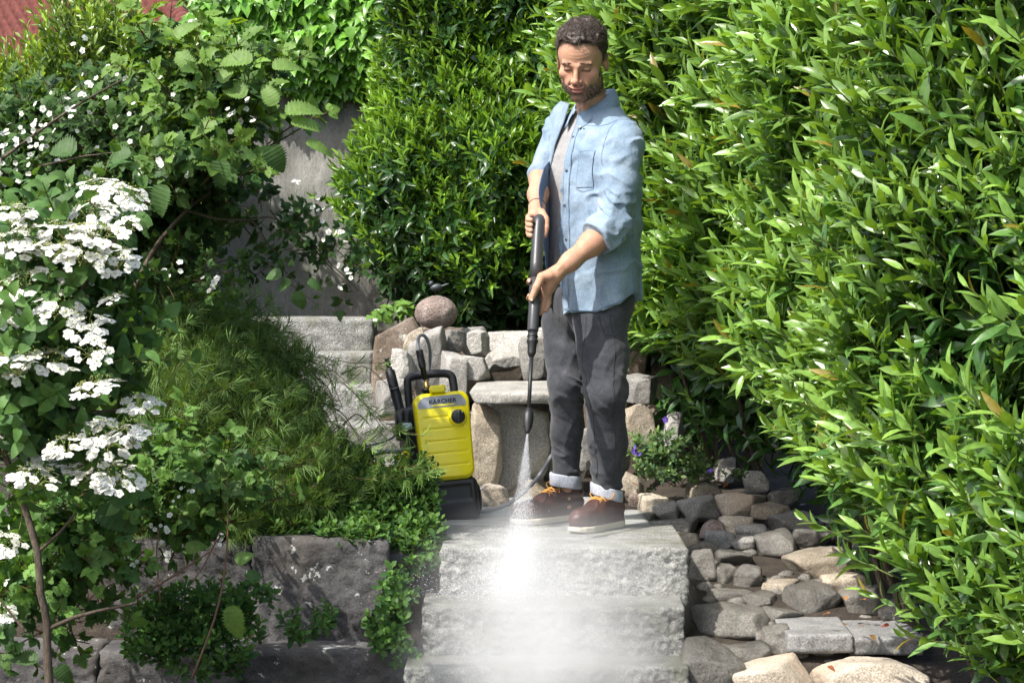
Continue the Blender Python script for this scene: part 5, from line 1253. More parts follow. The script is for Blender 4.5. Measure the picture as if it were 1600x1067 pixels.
def strip(th0, th1, zs, nu, off, name, mat, parent):
    P = np.array([[tp(t, z, .004) for t in np.linspace(th0, th1, nu)] for z in zs]); P = onto(P.reshape(-1, 3), fs, off)
    w = nu; nv = len(zs); i, j = np.meshgrid(np.arange(nv - 1), np.arange(nu - 1), indexing='ij'); f = np.stack([i * w + j, i * w + j + 1, (i + 1) * w + j + 1, (i + 1) * w + j], -1).reshape(-1, 4)
    return mk(name, P, f, mat, parent)
strip(0.5, 8, zz, 5, .0022, 'placket', M['shirt'], shirt)
mk('placket_seam', *tube(onto([tp(8.4, z, .003) for z in zz], fs, .001), .0009, 5), M['seam'], shirt)
mk('front_edge', *tube(onto([tp(-.5, z, .003) for z in zz], fs, .0005), .0022, 5), M['seam'], shirt)
strip(17, 37, np.linspace(1.20, 1.325, 14), 10, .0028, 'chest_pocket', M['shirt'], shirt)
pk = [tp(17, z, .004) for z in np.linspace(1.325, 1.20, 10)] + [tp(t, 1.195 - .010 * (1 - abs(t - 27) / 10), .004) for t in np.linspace(17, 37, 10)] + [tp(37, z, .004) for z in np.linspace(1.20, 1.325, 10)] + [tp(t, 1.325, .004) for t in np.linspace(37, 17, 8)]
mk('pocket_stitching', *tube(onto(pk, fs, .003), .0007, 4), M['seam'], shirt)
hm_ = [tp(t, hem(t) + .006, .004) for t in np.linspace(-2, 150, 70)]
mk('hem_seam', *tube(onto(hm_, fs, .0006), .0016, 5), M['seam'], shirt)
mk('side_seam', *tube(onto([tp(100, z, .004) for z in np.linspace(.84, 1.15, 24)], fs, .0004), .0018, 5), M['seam'], shirt)
yk = onto([tp(t, 1.40 + .02 * math.cos(math.radians(t)), .004) for t in np.linspace(14, 70, 26)], fs, .0006); mk('yoke_seam', *tube(yk, .0013, 4), M['seam'], shirt)
arms = []
for k in range(25):
    a = 2 * math.pi * k / 24; q = SL + np.array([-.015, 0, -.005]) + Lx * (-.012 + .0 * math.cos(a)) + .075 * (math.cos(a) * Fx + math.sin(a) * UP) + Lx * .012 * math.sin(a); arms.append(q)
mk('armhole_seam', *tube(onto(arms, fs, .0004), .0013, 4, cap=False), M['seam'], shirt)
M['button'] = simple('dark_button', (.10, .11, .13), .3); M['pearl'] = simple('pearl_button', (.6, .58, .52), .3)
for z in (.90, 1.02, 1.14, 1.26, 1.38):
    q = onto([tp(4, z, .004)], fs, .003)[0]; n_ = nrm(q - (TC + UP * z)); mk('button', *along(lathe([(.001, 0), (.005, 0), (.0048, .002), (.001, .0024)], 12), q, q + n_), M['button'], shirt)
# collar: two leaves standing at the neck
NB = TC + Fx * -.01 + np.array([0, 0, 1.475])
def collar_leaf(t0, t1, name):
    rows = []
    for t in np.linspace(t0, t1, 26):
        a = math.radians(t); fwd = math.cos(a); side = math.sin(a)
        base = NB + Lx * .072 * side + Fx * (.074 * fwd + .004) + UP * (.012 - .030 * max(fwd, -.35))
        top = NB + Lx * .068 * side + Fx * (.066 * fwd) + UP * (.052 - .050 * max(fwd, -.6))
        k = smooth(50, 12, abs(t)); drop = NB + Lx * (.094 + .030 * k) * side + Fx * ((.094) * fwd + .012 * k) + UP * (.000 - .052 * max(fwd, -.2) - .022 * k)
        rows.append([base, (base + top) / 2 + .002 * nrm(top - NB), top, top + .004 * nrm(base - NB) + UP * .001, (top + drop) / 2 + .010 * nrm(drop - NB - UP * (drop - NB)[2]), drop])
    P = np.array(rows); nv, nu = P.shape[:2]; i, j = np.meshgrid(np.arange(nv - 1), np.arange(nu - 1), indexing='ij'); f = np.stack([i * nu + j, i * nu + j + 1, (i + 1) * nu + j + 1, (i + 1) * nu + j], -1).reshape(-1, 4)
    o = mk(name, P.reshape(-1, 3), f, M['shirt'], shirt); md = o.modifiers.new('thickness', 'SOLIDIFY'); md.thickness = .003; sd = o.modifiers.new('soft', 'SUBSURF'); sd.levels = sd.render_levels = 1
    mk('collar_stitching', *tube(P[:, -1] * .93 + P[:, -2] * .07 + .002 * Fx, .0011, 4), M['seam'], shirt)
    return P
cp = collar_leaf(12, 190, 'collar')
collar_leaf(-168, -22, 'collar')
q = cp[1, -1] * .8 + cp[1, -2] * .2 + Fx * .004; mk('button', *along(lathe([(.001, 0), (.0055, 0), (.005, .0025), (.001, .003)], 12), q, q + Fx * .6 + UP * .2), M['pearl'], shirt)

# ---- jeans
HPR, KR, AR = at(882, 505, 7.40), at(885, 600, 7.33), at(884, 742, 7.42)   # viewer's left leg
HPL, KL, AL = at(938, 505, 7.22), at(946, 612, 7.14), at(949, 762, 7.22)   # viewer's right leg
def f_jeans(P):
    pel = ell(P, TC + np.array([0, 0, .80]) + Fx * .0, (.178, .128, .13), np.stack([Lx, Fx, UP], 1))
    d1 = chain(P, [HPR, HPR * .5 + KR * .5, KR, KR * .5 + AR * .5 + [.004, .015, 0], AR], [.086, .069, .0625, .0545, .0495], .03)
    d2 = chain(P, [HPL, HPL * .5 + KL * .5 + [.003, 0, 0], KL, KL * .5 + AL * .5 + [.004, .02, 0], AL], [.096, .085, .0700, .0655, .0510], .03)
    d = smin(smin(pel, d1, .04), d2, .022 + 0 * P[:, 0])
    z = P[:, 2]
    # bunched folds at knees and ankles
    kn = np.exp(-((z - KL[2]) / .07) ** 2); an = np.exp(-((z - .20) / .09) ** 2)
    q = np.stack([P[:, 0] * 8, P[:, 1] * 8, z * 24 + P[:, 0] * 12], 1); n_ = crease(q)
    q2 = np.stack([P[:, 0] * 8, P[:, 1] * 8, z * 7 - P[:, 0] * 9], 1)
    d = d - n_ * (.0008 + .0065 * kn + .0065 * an) - crease(q2) * .0022 - fbm(q2 * 2, 2) * .0015
    d = smax(d, z - .90, .01)
    # trouser ends
    zr, zl = AR[2] - .004, AL[2] - .004
    m = np.where(P[:, 1] - CAM_Y - 7.31 + (P[:, 0] - .28) * -.5 > 0, zr, zl)
    return smax(d, m - z, .003)
V, F = nets(f_jeans, (-.05, -.5, -.02), (.62, .5, .94), .0045)
jeans = mk('jeans', V, F, M['jeans'], man)
def turn(c, r0, h, tilt):
    rr_ = rng(3); n = 40; rows = []
    for (dr, z) in ((-.006, 0), (0, -.001), (.003, .004), (.003, h - .006), (.001, h), (-.006, h)):
        a = np.linspace(0, 2 * np.pi, n, endpoint=False); R = r0 + dr + .0035 * fbm(np.stack([np.cos(a) * 1.7, np.sin(a) * 1.7, a * 0 + z * 9], -1), 2)
        rows.append(np.stack([c[0] + R * np.cos(a) * 1.02, c[1] + R * np.sin(a), c[2] + z + tilt * np.cos(a) * R + a * 0], 1))
    V = np.concatenate(rows); m = len(rows); i, j = np.meshgrid(np.arange(m - 1), np.arange(n), indexing='ij')
    return V, np.stack([i * n + j, i * n + (j + 1) % n, (i + 1) * n + (j + 1) % n, (i + 1) * n + j], -1).reshape(-1, 4)
mk('turn_up', *turn(AR + [0, 0, -.042], .0555, .046, -.12), M['turnup'], jeans)
mk('turn_up', *turn(AL + [-.002, 0, -.034], .0555, .040, -.28), M['turnup'], jeans)
def seam_on(pts, f, name, par, r_=.0013, off=.0004): mk(name, *tube(onto(spline(pts, 50), f, off), r_, 4), M['jseam'], par)
M['jseam'] = simple('dark_seam', (.035, .035, .042), .9)
seam_on(A_([(905, 490, 7.10), (906, 540, 7.12), (906, 575, 7.12), (910, 620, 7.08), (918, 690, 7.1), (922, 750, 7.15)]), f_jeans, 'inseam', jeans)
seam_on(A_([(965, 490, 7.06), (966, 540, 7.08), (962, 610, 7.05), (965, 690, 7.1), (962, 755, 7.15)]), f_jeans, 'outseam', jeans)
seam_on(A_([(935, 488, 7.05), (942, 505, 7.05), (960, 515, 7.05), (978, 516, 7.12)]), f_jeans, 'pocket_seam', jeans)

# ---- boots
M['leather'] = stone_mat('oxblood_leather', (.035, .010, .008), (.060, .018, .013), (.11, .036, .024), 9, .25, .42, fleck=.2, vary=0)
M['sole'] = simple('cream_crepe_sole', (.60, .54, .43), .7, bump=.3, bscale=300)
M['lace'] = simple('tan_laces', (.58, .28, .055), .6)
def boot(toe, heel, hgt, sd, name_side):
    toe, heel = np.array(toe, float), np.array(heel, float); toe[2] = heel[2] = 0.0; ax = nrm(toe - heel); sx = np.cross(UP, ax); LL = np.linalg.norm(toe - heel)
    k = LL / .31; Rm = np.stack([ax, sx, UP], 1)
    def W(x, y, z): return heel + (ax * x + sx * y) * k + UP * z
    def loc(P): q = (P - heel) @ Rm; q[:, :2] /= k; return q
    def halfw(x): return np.interp(x, [0, .012, .03, .10, .17, .235, .275, .297, .31], [.010, .026, .035, .035, .041, .049, .042, .028, .008])
    def f_sole(P):
        q = loc(P); x = np.clip(q[:, 0], 0, .31); dx = np.maximum(-q[:, 0], q[:, 0] - .31)
        dd = np.maximum(np.abs(q[:, 1]) - halfw(x), dx + .004); top = .024 + .005 * smooth(.1, .0, q[:, 0]) + .004 * smooth(.27, .31, q[:, 0]); bot = .001 + .007 * smooth(.25, .31, q[:, 0])
        return smax(dd, np.maximum(q[:, 2] - top, bot - q[:, 2]), .006)
    def f_up(P):
        q = loc(P)
        d = ell(q, (.245, 0, .045), (.062, .047, .040))
        d = smin(d, ell(q, (.17, 0, .05), (.085, .042, .046)), .02)
        d = smin(d, cap(q, (.055, 0, .055), (.06, 0, hgt), .044, .047), .03)
        d = smin(d, cap(q, (.055, 0, .04), (.17, 0, .045), .040, .040), .03)
        d = smin(d, cap(q, (.075, 0, hgt - .03), (.155, 0, .075), .036, .030), .03)
        x = np.clip(q[:, 0], 0, .31)
        # moc toe seam: raised ridge running round the toe box
        rr2 = np.sqrt(((q[:, 0] - .225) / .058) ** 2 + (q[:, 1] / .034) ** 2); ridge = np.exp(-((rr2 - 1) / .07) ** 2) * (q[:, 0] > .17) * (q[:, 2] > .04)
        d = d - .0030 * ridge - .0012 * fbm(P * 40, 2)
        ank = np.exp(-((q[:, 2] - .105) / .035) ** 2) * (q[:, 0] < .15); d = d - ank * .003 * np.sin(q[:, 2] * 190 + q[:, 1] * 40)
        d = smax(d, np.abs(q[:, 1]) - halfw(x) + .0015 - .02 * smooth(.05, .08, q[:, 2]), .01)
        return smax(smax(d, .021 - q[:, 2], .003), q[:, 2] - hgt, .006)
    lo = np.minimum(toe, heel) - .09; hi = np.maximum(toe, heel) + .09; lo[2] = -.01; hi[2] = hgt + .05
    V, F = nets(f_up, lo, hi, .003); b = mk('boot', V, F, M['leather'], man)
    V, F = nets(f_sole, lo, hi, .003); mk('sole', V, F, M['sole'], b)
    V, F = nets(lambda P: smax(smax(f_sole(P) - .0015, loc(P)[:, 2] - .034, .002), .025 - loc(P)[:, 2], .002), lo, hi, .003)
    mk('welt', V, F, M['leather'], b)
    ls = []
    for r_ in range(6):
        t = r_ / 5; x0 = .172 - .078 * t; z0 = .094 + (hgt - .118) * t + .003; w0 = .017 + .004 * t
        p0, p1 = W(x0, -w0, z0 - .006), W(x0 - .012, w0, z0 + .004); m_ = W(x0 - .004, 0, z0 + .008)
        ls.append(tube(onto(spline([p0, m_, p1], 12), f_up, .0025), .0021, 6)); p0, p1 = W(x0, w0, z0 - .006), W(x0 - .012, -w0, z0 + .004); ls.append(tube(onto(spline([p0, m_, p1], 12), f_up, .0045), .0021, 6))
    c = W(.092, 0, hgt - .012)
    for s in (-1, 1):
        ls.append(tube(spline([c, c + sx * s * .03 + UP * .012 + ax * .02, c + sx * s * .052 + UP * .004 + ax * .03, c + sx * s * .035 - UP * .012 + ax * .03, c + ax * .015], 18), .002, 6))
        ls.append(tube(spline([c, c + sx * s * .02 - UP * .004 + ax * .03, c + sx * s * .032 - UP * .03 + ax * .045, c + sx * s * .028 - UP * .05 + ax * .06], 14), .002, 6))
    mk('lace', *merge(ls)[:2], M['lace'], b)
    ey = []
    for s in (-1, 1):
        for r_ in range(6):
            t = r_ / 5; q = W(.172 - .078 * t, s * (.018 + .004 * t), .092 + (hgt - .118) * t)
            q = onto([q], f_up, .0012)[0]; ey.append((ico(1)[0] * .0028 + q, ico(1)[1]))
    mk('eyelet', *merge(ey)[:2], M['brass'], b)
    return f_up
fb1 = boot(at(801, 821, 7.28), at(910, 806, 7.50), .142, 1, 'left')
fb2 = boot(at(893, 832, 7.05), at(971, 819, 7.28), .132, 2, 'right')

# ---- body: head, neck, arms, hands as one continuous surface
yaw, pit, rol = math.radians(15), math.radians(24), math.radians(-3)
hf = np.array([-math.sin(yaw) * math.cos(pit), -math.cos(yaw) * math.cos(pit), -math.sin(pit)])
hl_ = nrm(np.cross(hf, UP)) * -1; hu = np.cross(hl_, hf); hu = -hu if hu[2] < 0 else hu
hl2 = hl_ * math.cos(rol) + hu * math.sin(rol); hu2 = hu * math.cos(rol) - hl_ * math.sin(rol); hl_, hu = hl2, hu2
HS = 1.06; HO = at(900.5, 108, 7.12) - hf * .092 * HS
if hl_[0] < 0: hl_ = -hl_
HR = np.stack([hl_, hf, hu], 1)
def HW(x, y, z): return HO + HR @ np.array([x, y, z]) * HS
NK = TC + np.array([0, 0, 1.44]) + Fx * -.01
def f_head(P):
    q = ((P - HO) @ HR) / HS; q[:, 0] *= 1.0
    xa = q.copy(); xa[:, 0] = np.abs(xa[:, 0])
    d = ell(q, (0, -.012, .036), (.0755, .096, .084))
    d = smin(d, ell(q, (0, .018, .030), (.066, .070, .072)), .03)
    d = smin(d, ell(q, (0, .028, -.052), (.060, .062, .062)), .035)
    d = smin(d, ell(xa, (.040, .010, -.072), (.020, .034, .022)), .035)        # jaw angle
    d = smin(d, ell(q, (0, .070, -.106), (.026, .021, .018)), .025)            # chin
    d = smin(d, ell(xa, (.043, .060, -.026), (.022, .020, .017)), .02)         # cheekbone
    d = smin(d, ell(xa, (.020, .078, -.060), (.020, .016, .026)), .015)        # muzzle
    d = smin(d, cap(xa, (.010, .090, .009), (.042, .077, .013), .0095, .0085), .010)   # brow
    d = smax(d, -ell(xa, (.031, .100, -.003), (.0175, .017, .0105)), .012)     # socket
    d = smin(d, ell(xa, (.0305, .0755, -.006), (.0145, .0120, .0110)), .003)   # closed lids over the eye
    lid = ell(xa, (.0305, .0875, -.0085), (.0135, .004, .0013)); d = smax(d, -lid, .002)
    d = smin(d, cap(q, (0, .088, .006), (0, .110, -.034), .0068, .0095), .010)  # nose
    d = smin(d, ell(q, (0, .112, -.039), (.0105, .0105, .0090)), .006)
    d = smin(d, ell(xa, (.0125, .099, -.042), (.0075, .0105, .0075)), .005)
    d = smax(d, -ell(xa, (.0065, .107, -.0505), (.0035, .0050, .0035)), .003)
    d = smax(d, -cap(xa, (.019, .096, -.044), (.032, .082, -.070), .0022, .002), .008)  # nasolabial fold
    q = q.copy(); q[:, 2] -= 9 * q[:, 0] ** 2
    up_ = ell(q, (0, .0945, -.0665), (.027, .0085, .0046)); lo_ = ell(q, (0, .0925, -.0775), (.022, .0090, .0055))
    d = smin(d, up_, .004); d = smin(d, lo_, .004)
    d = smax(d, -ell(q, (0, .102, -.0718 + .0), (.024, .0075, .0011)), .002)
    q = ((P - HO) @ HR) / HS
    for zf, am in ((.040, .0005), (.052, .0005), (.030, .0004)):               # brow furrows
        d = d + am * np.exp(-((q[:, 2] - zf - .2 * q[:, 0] ** 2 / .05) / .0022) ** 2) * (np.abs(q[:, 0]) < .04) * (q[:, 1] > .04)
    d = d + .0012 * np.exp(-((xa[:, 0] - .006) / .0018) ** 2) * np.exp(-((q[:, 2] - .016) / .009) ** 2) * (q[:, 1] > .05)
    # ears
    tE = rotm('X', .18)
    e = ell(xa, (.0795, -.010, -.008), (.0085, .0185, .033), tE.T); e = smax(e, -ell(xa, (.0875, -.006, -.006), (.005, .011, .020), tE.T), .004); e = smin(e, ell(xa, (.080, -.006, -.030), (.005, .009, .010)), .006)
    d = smin(d, e, .012)
    return d * HS
fing = lambda P, d, pts, r0, r1, k=.004: smin(d, chain(P, [at(*q) for q in pts], np.linspace(r0, r1, len(pts)), .003), k)
def f_body(P):
    zmx, zmn = float(P[:, 2].max()), float(P[:, 2].min())
    d = f_head(P) if zmx > 1.40 or len(P) < 60 else np.full(len(P), 9.0, np.float32)
    d = smin(d, chain(P, [HW(0, -.028, -.05), NK + UP * .03, NK - UP * .06], [.054, .056, .066], .02), .022)
    d = smin(d, cap(P, HW(.022, .035, -.10), NK + Fx * .05, .012, .010), .02)
    d = smin(d, chain(P, [NK - UP * .05, TC + UP * 1.0, TC + UP * .85], [.06, .05, .05], .03), .03)
    d = smin(d, chain(P, [NK - UP * .08, SL + [-.02, 0, -.01], EL], [.045, .036, .036], .02), .02)
    d = smin(d, chain(P, [NK - UP * .08, SR + [.02, 0, -.01], ER], [.045, .036, .036], .02), .02)
    for H_, K_, A__ in ((HPR, KR, AR), (HPL, KL, AL)): d = smin(d, chain(P, [TC + UP * .85, H_, K_, A__, A__ * [1, 1, 0] + UP * .06], [.05, .045, .035, .030, .022], .02), .02)
    if zmn > 1.36 or zmx < .72: return d
    # near forearm, tapering into the wrist
    m = EL * .62 + WL * .38
    d = smin(d, chain(P, [EL, m, EL * .25 + WL * .75, WL], [.046, .0395, .029, .0245], .03), .02)
    w2 = at(866, 431, 6.985)
    hand = chain(P, [WL, w2, at(857, 444, 6.995)], [.0245, .026, .028], .015)
    hand = smin(hand, ell(P, at(853, 449, 7.005), (.027, .022, .040), rotm('Y', .25)), .014)
    hand = smin(hand, cap(P, at(862, 436, 6.985), at(853, 461, 7.0), .019, .014), .012)
    hand = smin(hand, ell(P, at(856, 433, 6.985), (.030, .022, .022), rotm('Y', .12)), .014)
    hand = fing(P, hand, [(859, 431, 6.965), (846.5, 433, 6.958), (839, 448, 6.948), (830.5, 467, 6.948)], .0185, .0108, .008)
    hand = fing(P, hand, [(852, 450, 7.01), (851, 468, 7.0), (848, 480, 6.99), (845, 489, 6.985)], .0130, .0088, .006)
    hand = fing(P, hand, [(857, 462, 7.01), (857, 474, 7.0), (853, 485, 6.99)], .0115, .008, .006)
    hand = fing(P, hand, [(850, 446, 7.03), (838, 444, 7.042), (827, 441, 7.015), (827, 438, 6.985)], .011, .0078, .006)
    hand = fing(P, hand, [(851, 462, 7.03), (838, 466, 7.040), (826.5, 466, 7.012), (827, 462, 6.98)], .011, .0076, .006)
    for vn in ([(868, 426, 6.963), (862, 434, 6.960), (858, 443, 6.967)], [(872, 421, 6.966), (880, 412, 6.985), (893, 401, 7.0)]):
        hand = smin(hand, chain(P, [at(*v_) for v_ in vn], [.0022, .0026, .0018], .002), .006)
    d = smin(d, hand, .012)
    # far forearm and hand
    d = smin(d, chain(P, [ER + [0, 0, .02], ER * .5 + WR * .5, WR], [.036, .033, .0285], .03), .02)
    h2 = chain(P, [WR, at(838, 336, 7.17)], [.028, .030], .012)
    h2 = smin(h2, ell(P, at(838, 343, 7.155), (.033, .018, .034)), .012)
    for k in range(4):
        y = 339 + k * 8.2
        h2 = fing(P, h2, [(834, y - 1, 7.150), (824.5 + abs(k - 1.5) * .8, y, 7.125), (825 + k * .6, y + 4, 7.09), (830, y + 5, 7.075)], .0105, .0082, .0045)
    h2 = fing(P, h2, [(846, 332, 7.155), (852.5, 343, 7.12), (853, 356, 7.10), (850.5, 368, 7.09)], .0145, .0092, .007)
    d = smin(d, h2, .010)
    return d
V, F = nets(f_body, (-.10, -.65, -.02), (.60, .50, 1.85), .0024)
q = ((V - HO) @ HR) / HS
skin = np.tile(np.array([.51, .280, .180]), (len(V), 1))
skin *= (1 + .14 * fbm(V * 55, 3))[:, None] * (1 + .10 * fbm(V * 12, 2))[:, None] ** np.array([.4, 1, 1.2])
inhead = (q[:, 2] > -.16) & (np.abs(q[:, 0]) < .1) & (np.abs(q[:, 1]) < .15)
def blend(mask, col):
    global skin; skin = skin * (1 - mask[:, None]) + np.array(col) * mask[:, None]
g_ = lambda c, s: np.exp(-(((q[:, 0] - c[0]) / s[0]) ** 2 + ((q[:, 1] - c[1]) / s[1]) ** 2 + ((q[:, 2] - c[2]) / s[2]) ** 2)) * inhead
for s in (-1, 1): blend(.45 * g_((s * .042, .07, -.030), (.018, .02, .014)), (.60, .23, .16)); blend(.35 * g_((s * .078, -.01, -.005), (.01, .03, .04)), (.60, .20, .14))
blend(.5 * g_((0, .115, -.038), (.014, .012, .012)), (.62, .25, .18))
lipm = np.clip(np.maximum(g_((0, .10, -.0665), (.021, .012, .0045)), g_((0, .10, -.0775), (.018, .012, .005))) * 1.8, 0, 1)
def hairline0(q):
    return np.interp(q[:, 1], [-.12, -.07, -.03, -.012, .008, .020, .034, .055, .075, .10], [-.075, -.070, -.040, .012, -.006, -.010, .040, .074, .090, .086]) + .12 * np.clip(np.abs(q[:, 0]) - .03, 0, .02) * (q[:, 1] > .05)
# beard shadow: short dense beard over jaw, chin and upper lip
bz = smooth(-.030, -.052, q[:, 2] - .20 * np.clip(np.abs(q[:, 0]) - .03, 0, .05)) * smooth(-.02, .02, q[:, 1] + .02)
side = .6 * smooth(.045, .060, np.abs(q[:, 0])) * smooth(-.005, -.03, q[:, 2]) * (q[:, 1] > -.005) * (q[:, 1] < .05)
must = np.exp(-((q[:, 2] + .0575) / .006) ** 2) * (np.abs(q[:, 0]) < .03) * (q[:, 1] > .06)
cheek = smooth(-.030, -.055, q[:, 2]) * smooth(-.008, .006, -(np.abs(q[:, 0]) * .9 + q[:, 2] + .022) + .0)
bm_ = np.clip(np.maximum(np.maximum(bz * smooth(-.046, -.066, q[:, 2] + .0 * q[:, 0]), side * .9), must * .9), 0, 1) * inhead * (1 - lipm)
bm_ = bm_ * smooth(-.125, -.112, q[:, 2] * 1.0) ** .5
blend(.62 * bm_, (.20, .125, .09)); blend(.75 * lipm, (.46, .17, .14))
scalp = smooth(.0, .012, q[:, 2] - hairline0(q)) * inhead; blend(scalp * .9, (.10, .07, .05))
br = np.zeros(len(V))
for s in (-1, 1): br = np.maximum(br, np.exp(-((q[:, 2] - .012 - .004 * np.cos((s * q[:, 0] - .02) * 60)) / .0048) ** 2) * (s * q[:, 0] > .010) * (s * q[:, 0] < .050) * (q[:, 1] > .05) * inhead)
blend(.42 * br, (.14, .085, .055))
lash = np.zeros(len(V))
for s in (-1, 1): lash = np.maximum(lash, np.exp(-((q[:, 2] + .0085) / .0034) ** 2) * (np.abs(s * q[:, 0] - .0305) < .0145) * (q[:, 1] > .07) * inhead)
blend(.85 * lash, (.05, .03, .025))
m, n, l, b = new_mat('skin'); vc = n.new("ShaderNodeVertexColor"); vc.layer_name = 'Col'; l.new(vc.outputs[0], b.inputs['Base Color']); b.inputs['Roughness'].default_value = .58; b.inputs['Specular IOR Level'].default_value = .35
b.inputs['Subsurface Weight'].default_value = .12; b.inputs['Subsurface Radius'].default_value = (1, .35, .2); b.inputs['Subsurface Scale'].default_value = .006
tc = n.new("ShaderNodeTexCoord"); t = n.new("ShaderNodeTexNoise"); t.inputs['Scale'].default_value = 260; t.inputs['Detail'].default_value = 3; l.new(tc.outputs['Object'], t.inputs['Vector'])
bp = n.new("ShaderNodeBump"); bp.inputs['Strength'].default_value = .35; bp.inputs['Distance'].default_value = .0012; l.new(t.outputs[0], bp.inputs['Height']); l.new(bp.outputs[0], b.inputs['Normal'])
body = mk('body', V, F, m, man, col=skin); print('body verts', len(V))
# fine hair on the forearms
rr_ = rng(31); ah = []
for A0, A1, n0 in ((EL * .75 + WL * .25, WL, 420), (ER, WR, 160)):
    for k in range(n0):
        t = rr_.random(); an = rr_.uniform(0, 6.28); ax0 = nrm(A1 - A0); p = A0 * (1 - t) + A1 * t; e1 = nrm(np.cross(ax0, UP)); e2 = np.cross(ax0, e1); o_ = e1 * math.cos(an) + e2 * math.sin(an)
        ah.append((p + o_ * .034, nrm(ax0 + o_ * .35 + rr_.normal(size=3) * .25)))
pp = onto([a_[0] for a_ in ah], f_body, 0.0, 8)
tag(mk('arm_hair', *merge([tube([p, p + d_[1] * .006], [.00022, .00012], 3, cap=False) for p, d_ in zip(pp, ah)])[:2], simple('arm_hair', (.16, .09, .05), .6), man), kind='stuff')
# nails
M['nail'] = simple('nail', (.70, .46, .38), .25)
# hair: short curly crop made of many small curls over a close cap
def hairline(q):
    y = q[:, 1]; ax_ = np.abs(q[:, 0])
    return np.interp(y, [-.12, -.07, -.03, -.012, .008, .020, .034, .055, .075, .10], [-.075, -.070, -.040, .012, -.006, -.010, .040, .074, .090, .086]) + .12 * np.clip(ax_ - .03, 0, .02) * (y > .05)
def f_hair(P):
    q = ((P - HO) @ HR) / HS
    d = smin(ell(q, (0, -.012, .036), (.0755, .096, .084)), ell(q, (0, .018, .030), (.066, .070, .072)), .03)
    thick = .0015 + .0095 * smooth(.03, .11, q[:, 2]); n_ = crease(q * 22, 2) * .005 + fbm(q * 60, 2) * .004
    d = d - thick - n_ * smooth(.0, .06, q[:, 2]) * 1.2 - .001
    return smax(d * HS, (hairline(q) + .010 * fbm(q * 60 + 5, 2) * (q[:, 1] > .03) - q[:, 2]) * .8, .004)
V, F = nets(f_hair, HO - .16, HO + .19, .0026)
def hairmat(name, a, c):
    m, n, l, b = new_mat(name); tc = n.new("ShaderNodeTexCoord"); t = n.new("ShaderNodeTexNoise"); t.inputs['Scale'].default_value = 130; t.inputs['Detail'].default_value = 6; l.new(tc.outputs['Object'], t.inputs['Vector'])
    r_ = ramp(n, [(.35, a), (.65, c)]); l.new(t.outputs[0], r_.inputs[0]); l.new(r_.outputs[0], b.inputs['Base Color']); b.inputs['Roughness'].default_value = .5; b.inputs['Specular IOR Level'].default_value = .4; return m
M['hair'] = hairmat('brown_grey_hair', (.020, .013, .009), (.060, .040, .028)); M['hair2'] = hairmat('greying_curls', (.028, .018, .012), (.115, .088, .07))
hair = mk('hair', V, F, M['hair'], man)
rr_ = rng(77); cl = []
hf_n = 3400
Vh = V; pick = rr_.choice(len(Vh), hf_n)
cen = HW(0, -.01, .03)
for k in pick:
    p = Vh[k]; nn_ = nrm(p - cen); qz = (((p - HO) @ HR) / HS)[2]
    lk = rr_.random() < .3
    s = .003 + .0075 * float(smooth(.02, .09, np.array(qz))); t1 = nrm(np.cross(nn_, rr_.normal(size=3))); t2 = np.cross(nn_, t1); ph = rr_.uniform(0, 6.28); tt = np.linspace(0, 1, 7)
    w = np.linspace(0, rr_.uniform(2, 4), 7); back = nrm(-hf * 1.0 - hu * .25 + rr_.normal(size=3) * .7); back = nrm(back - nn_ * (back @ nn_))
    pts = p - nn_ * .002 + np.outer(np.sin(tt * 2.4) * s * .75, nn_) + np.outer(tt * s * 1.7, back) + np.outer(np.sin(w + ph) * s * .35, np.cross(nn_, back))
    cl.append(tube(pts, np.linspace(.0011 if lk else .0007, .0003, 7), 3, cap=False))
for k in range(330):                                    # loose curls breaking up the hairline
    x = rr_.uniform(-.058, .058); yq = .088 - 7.5 * x * x; zq = float(hairline(np.array([[x, yq, 0]]))[0]) + rr_.uniform(-.003, .010)
    p = onto([HW(x, yq, zq)], f_head, .001, 6)[0]; nn_ = nrm(p - cen); dn_ = nrm(-hu * rr_.uniform(-.3, .9) + hl_ * rr_.normal() * .7 + nn_ * .5); sd_ = nrm(np.cross(dn_, nn_)); tt = np.linspace(0, 1, 6); s = rr_.uniform(.004, .010)
    cl.append(tube(p + np.outer(np.sin(tt * 2.2) * s * .5, nn_) + np.outer(tt * s, dn_) + np.outer(np.sin(tt * 4 + x * 90) * s * .3, sd_), np.linspace(.0008, .0003, 6), 3, cap=False))
tag(mk('curls', *merge(cl)[:2], M['hair2'], hair), kind='stuff')
# beard bristles
sel = np.nonzero(bm_ > .45)[0]; Vb, Fb = V, F
bv = []; body_V = np.array([v.co[:] for v in body.data.vertices]) + np.array(man.location)
for k in rr_.choice(sel, min(1500, len(sel)), replace=False):
    p = body_V[k]; nn_ = nrm(p - HW(0, .03, -.05)); d_ = nrm(nn_ * .7 - hu * .8 + rr_.normal(size=3) * .3)
    bv.append(tube([p, p + d_ * .0035, p + nrm(d_ - hu * .5) * .0065], [.00042, .0004, .0002], 3, cap=False))
print('beard', len(bv))
tag(mk('beard', *merge(bv)[:2], M['hair2'], man), kind='stuff')
ev = []
for s in (-1, 1):
    for k in range(60):
        x = s * rr_.uniform(.011, .048); z = .0125 + .004 * math.cos((abs(x) - .02) * 60) + rr_.normal() * .002; p = onto([HW(x, .088 - .4 * max(abs(x) - .03, 0), z)], f_head, 0.0, 6)[0]
        ev.append(tube([p, p + hf * .002 + hl_ * s * .004 + hu * .001], [.0005, .0003], 3, cap=False))
    mk('eyebrow', *merge(ev)[:2], M['hair'], man); ev = []
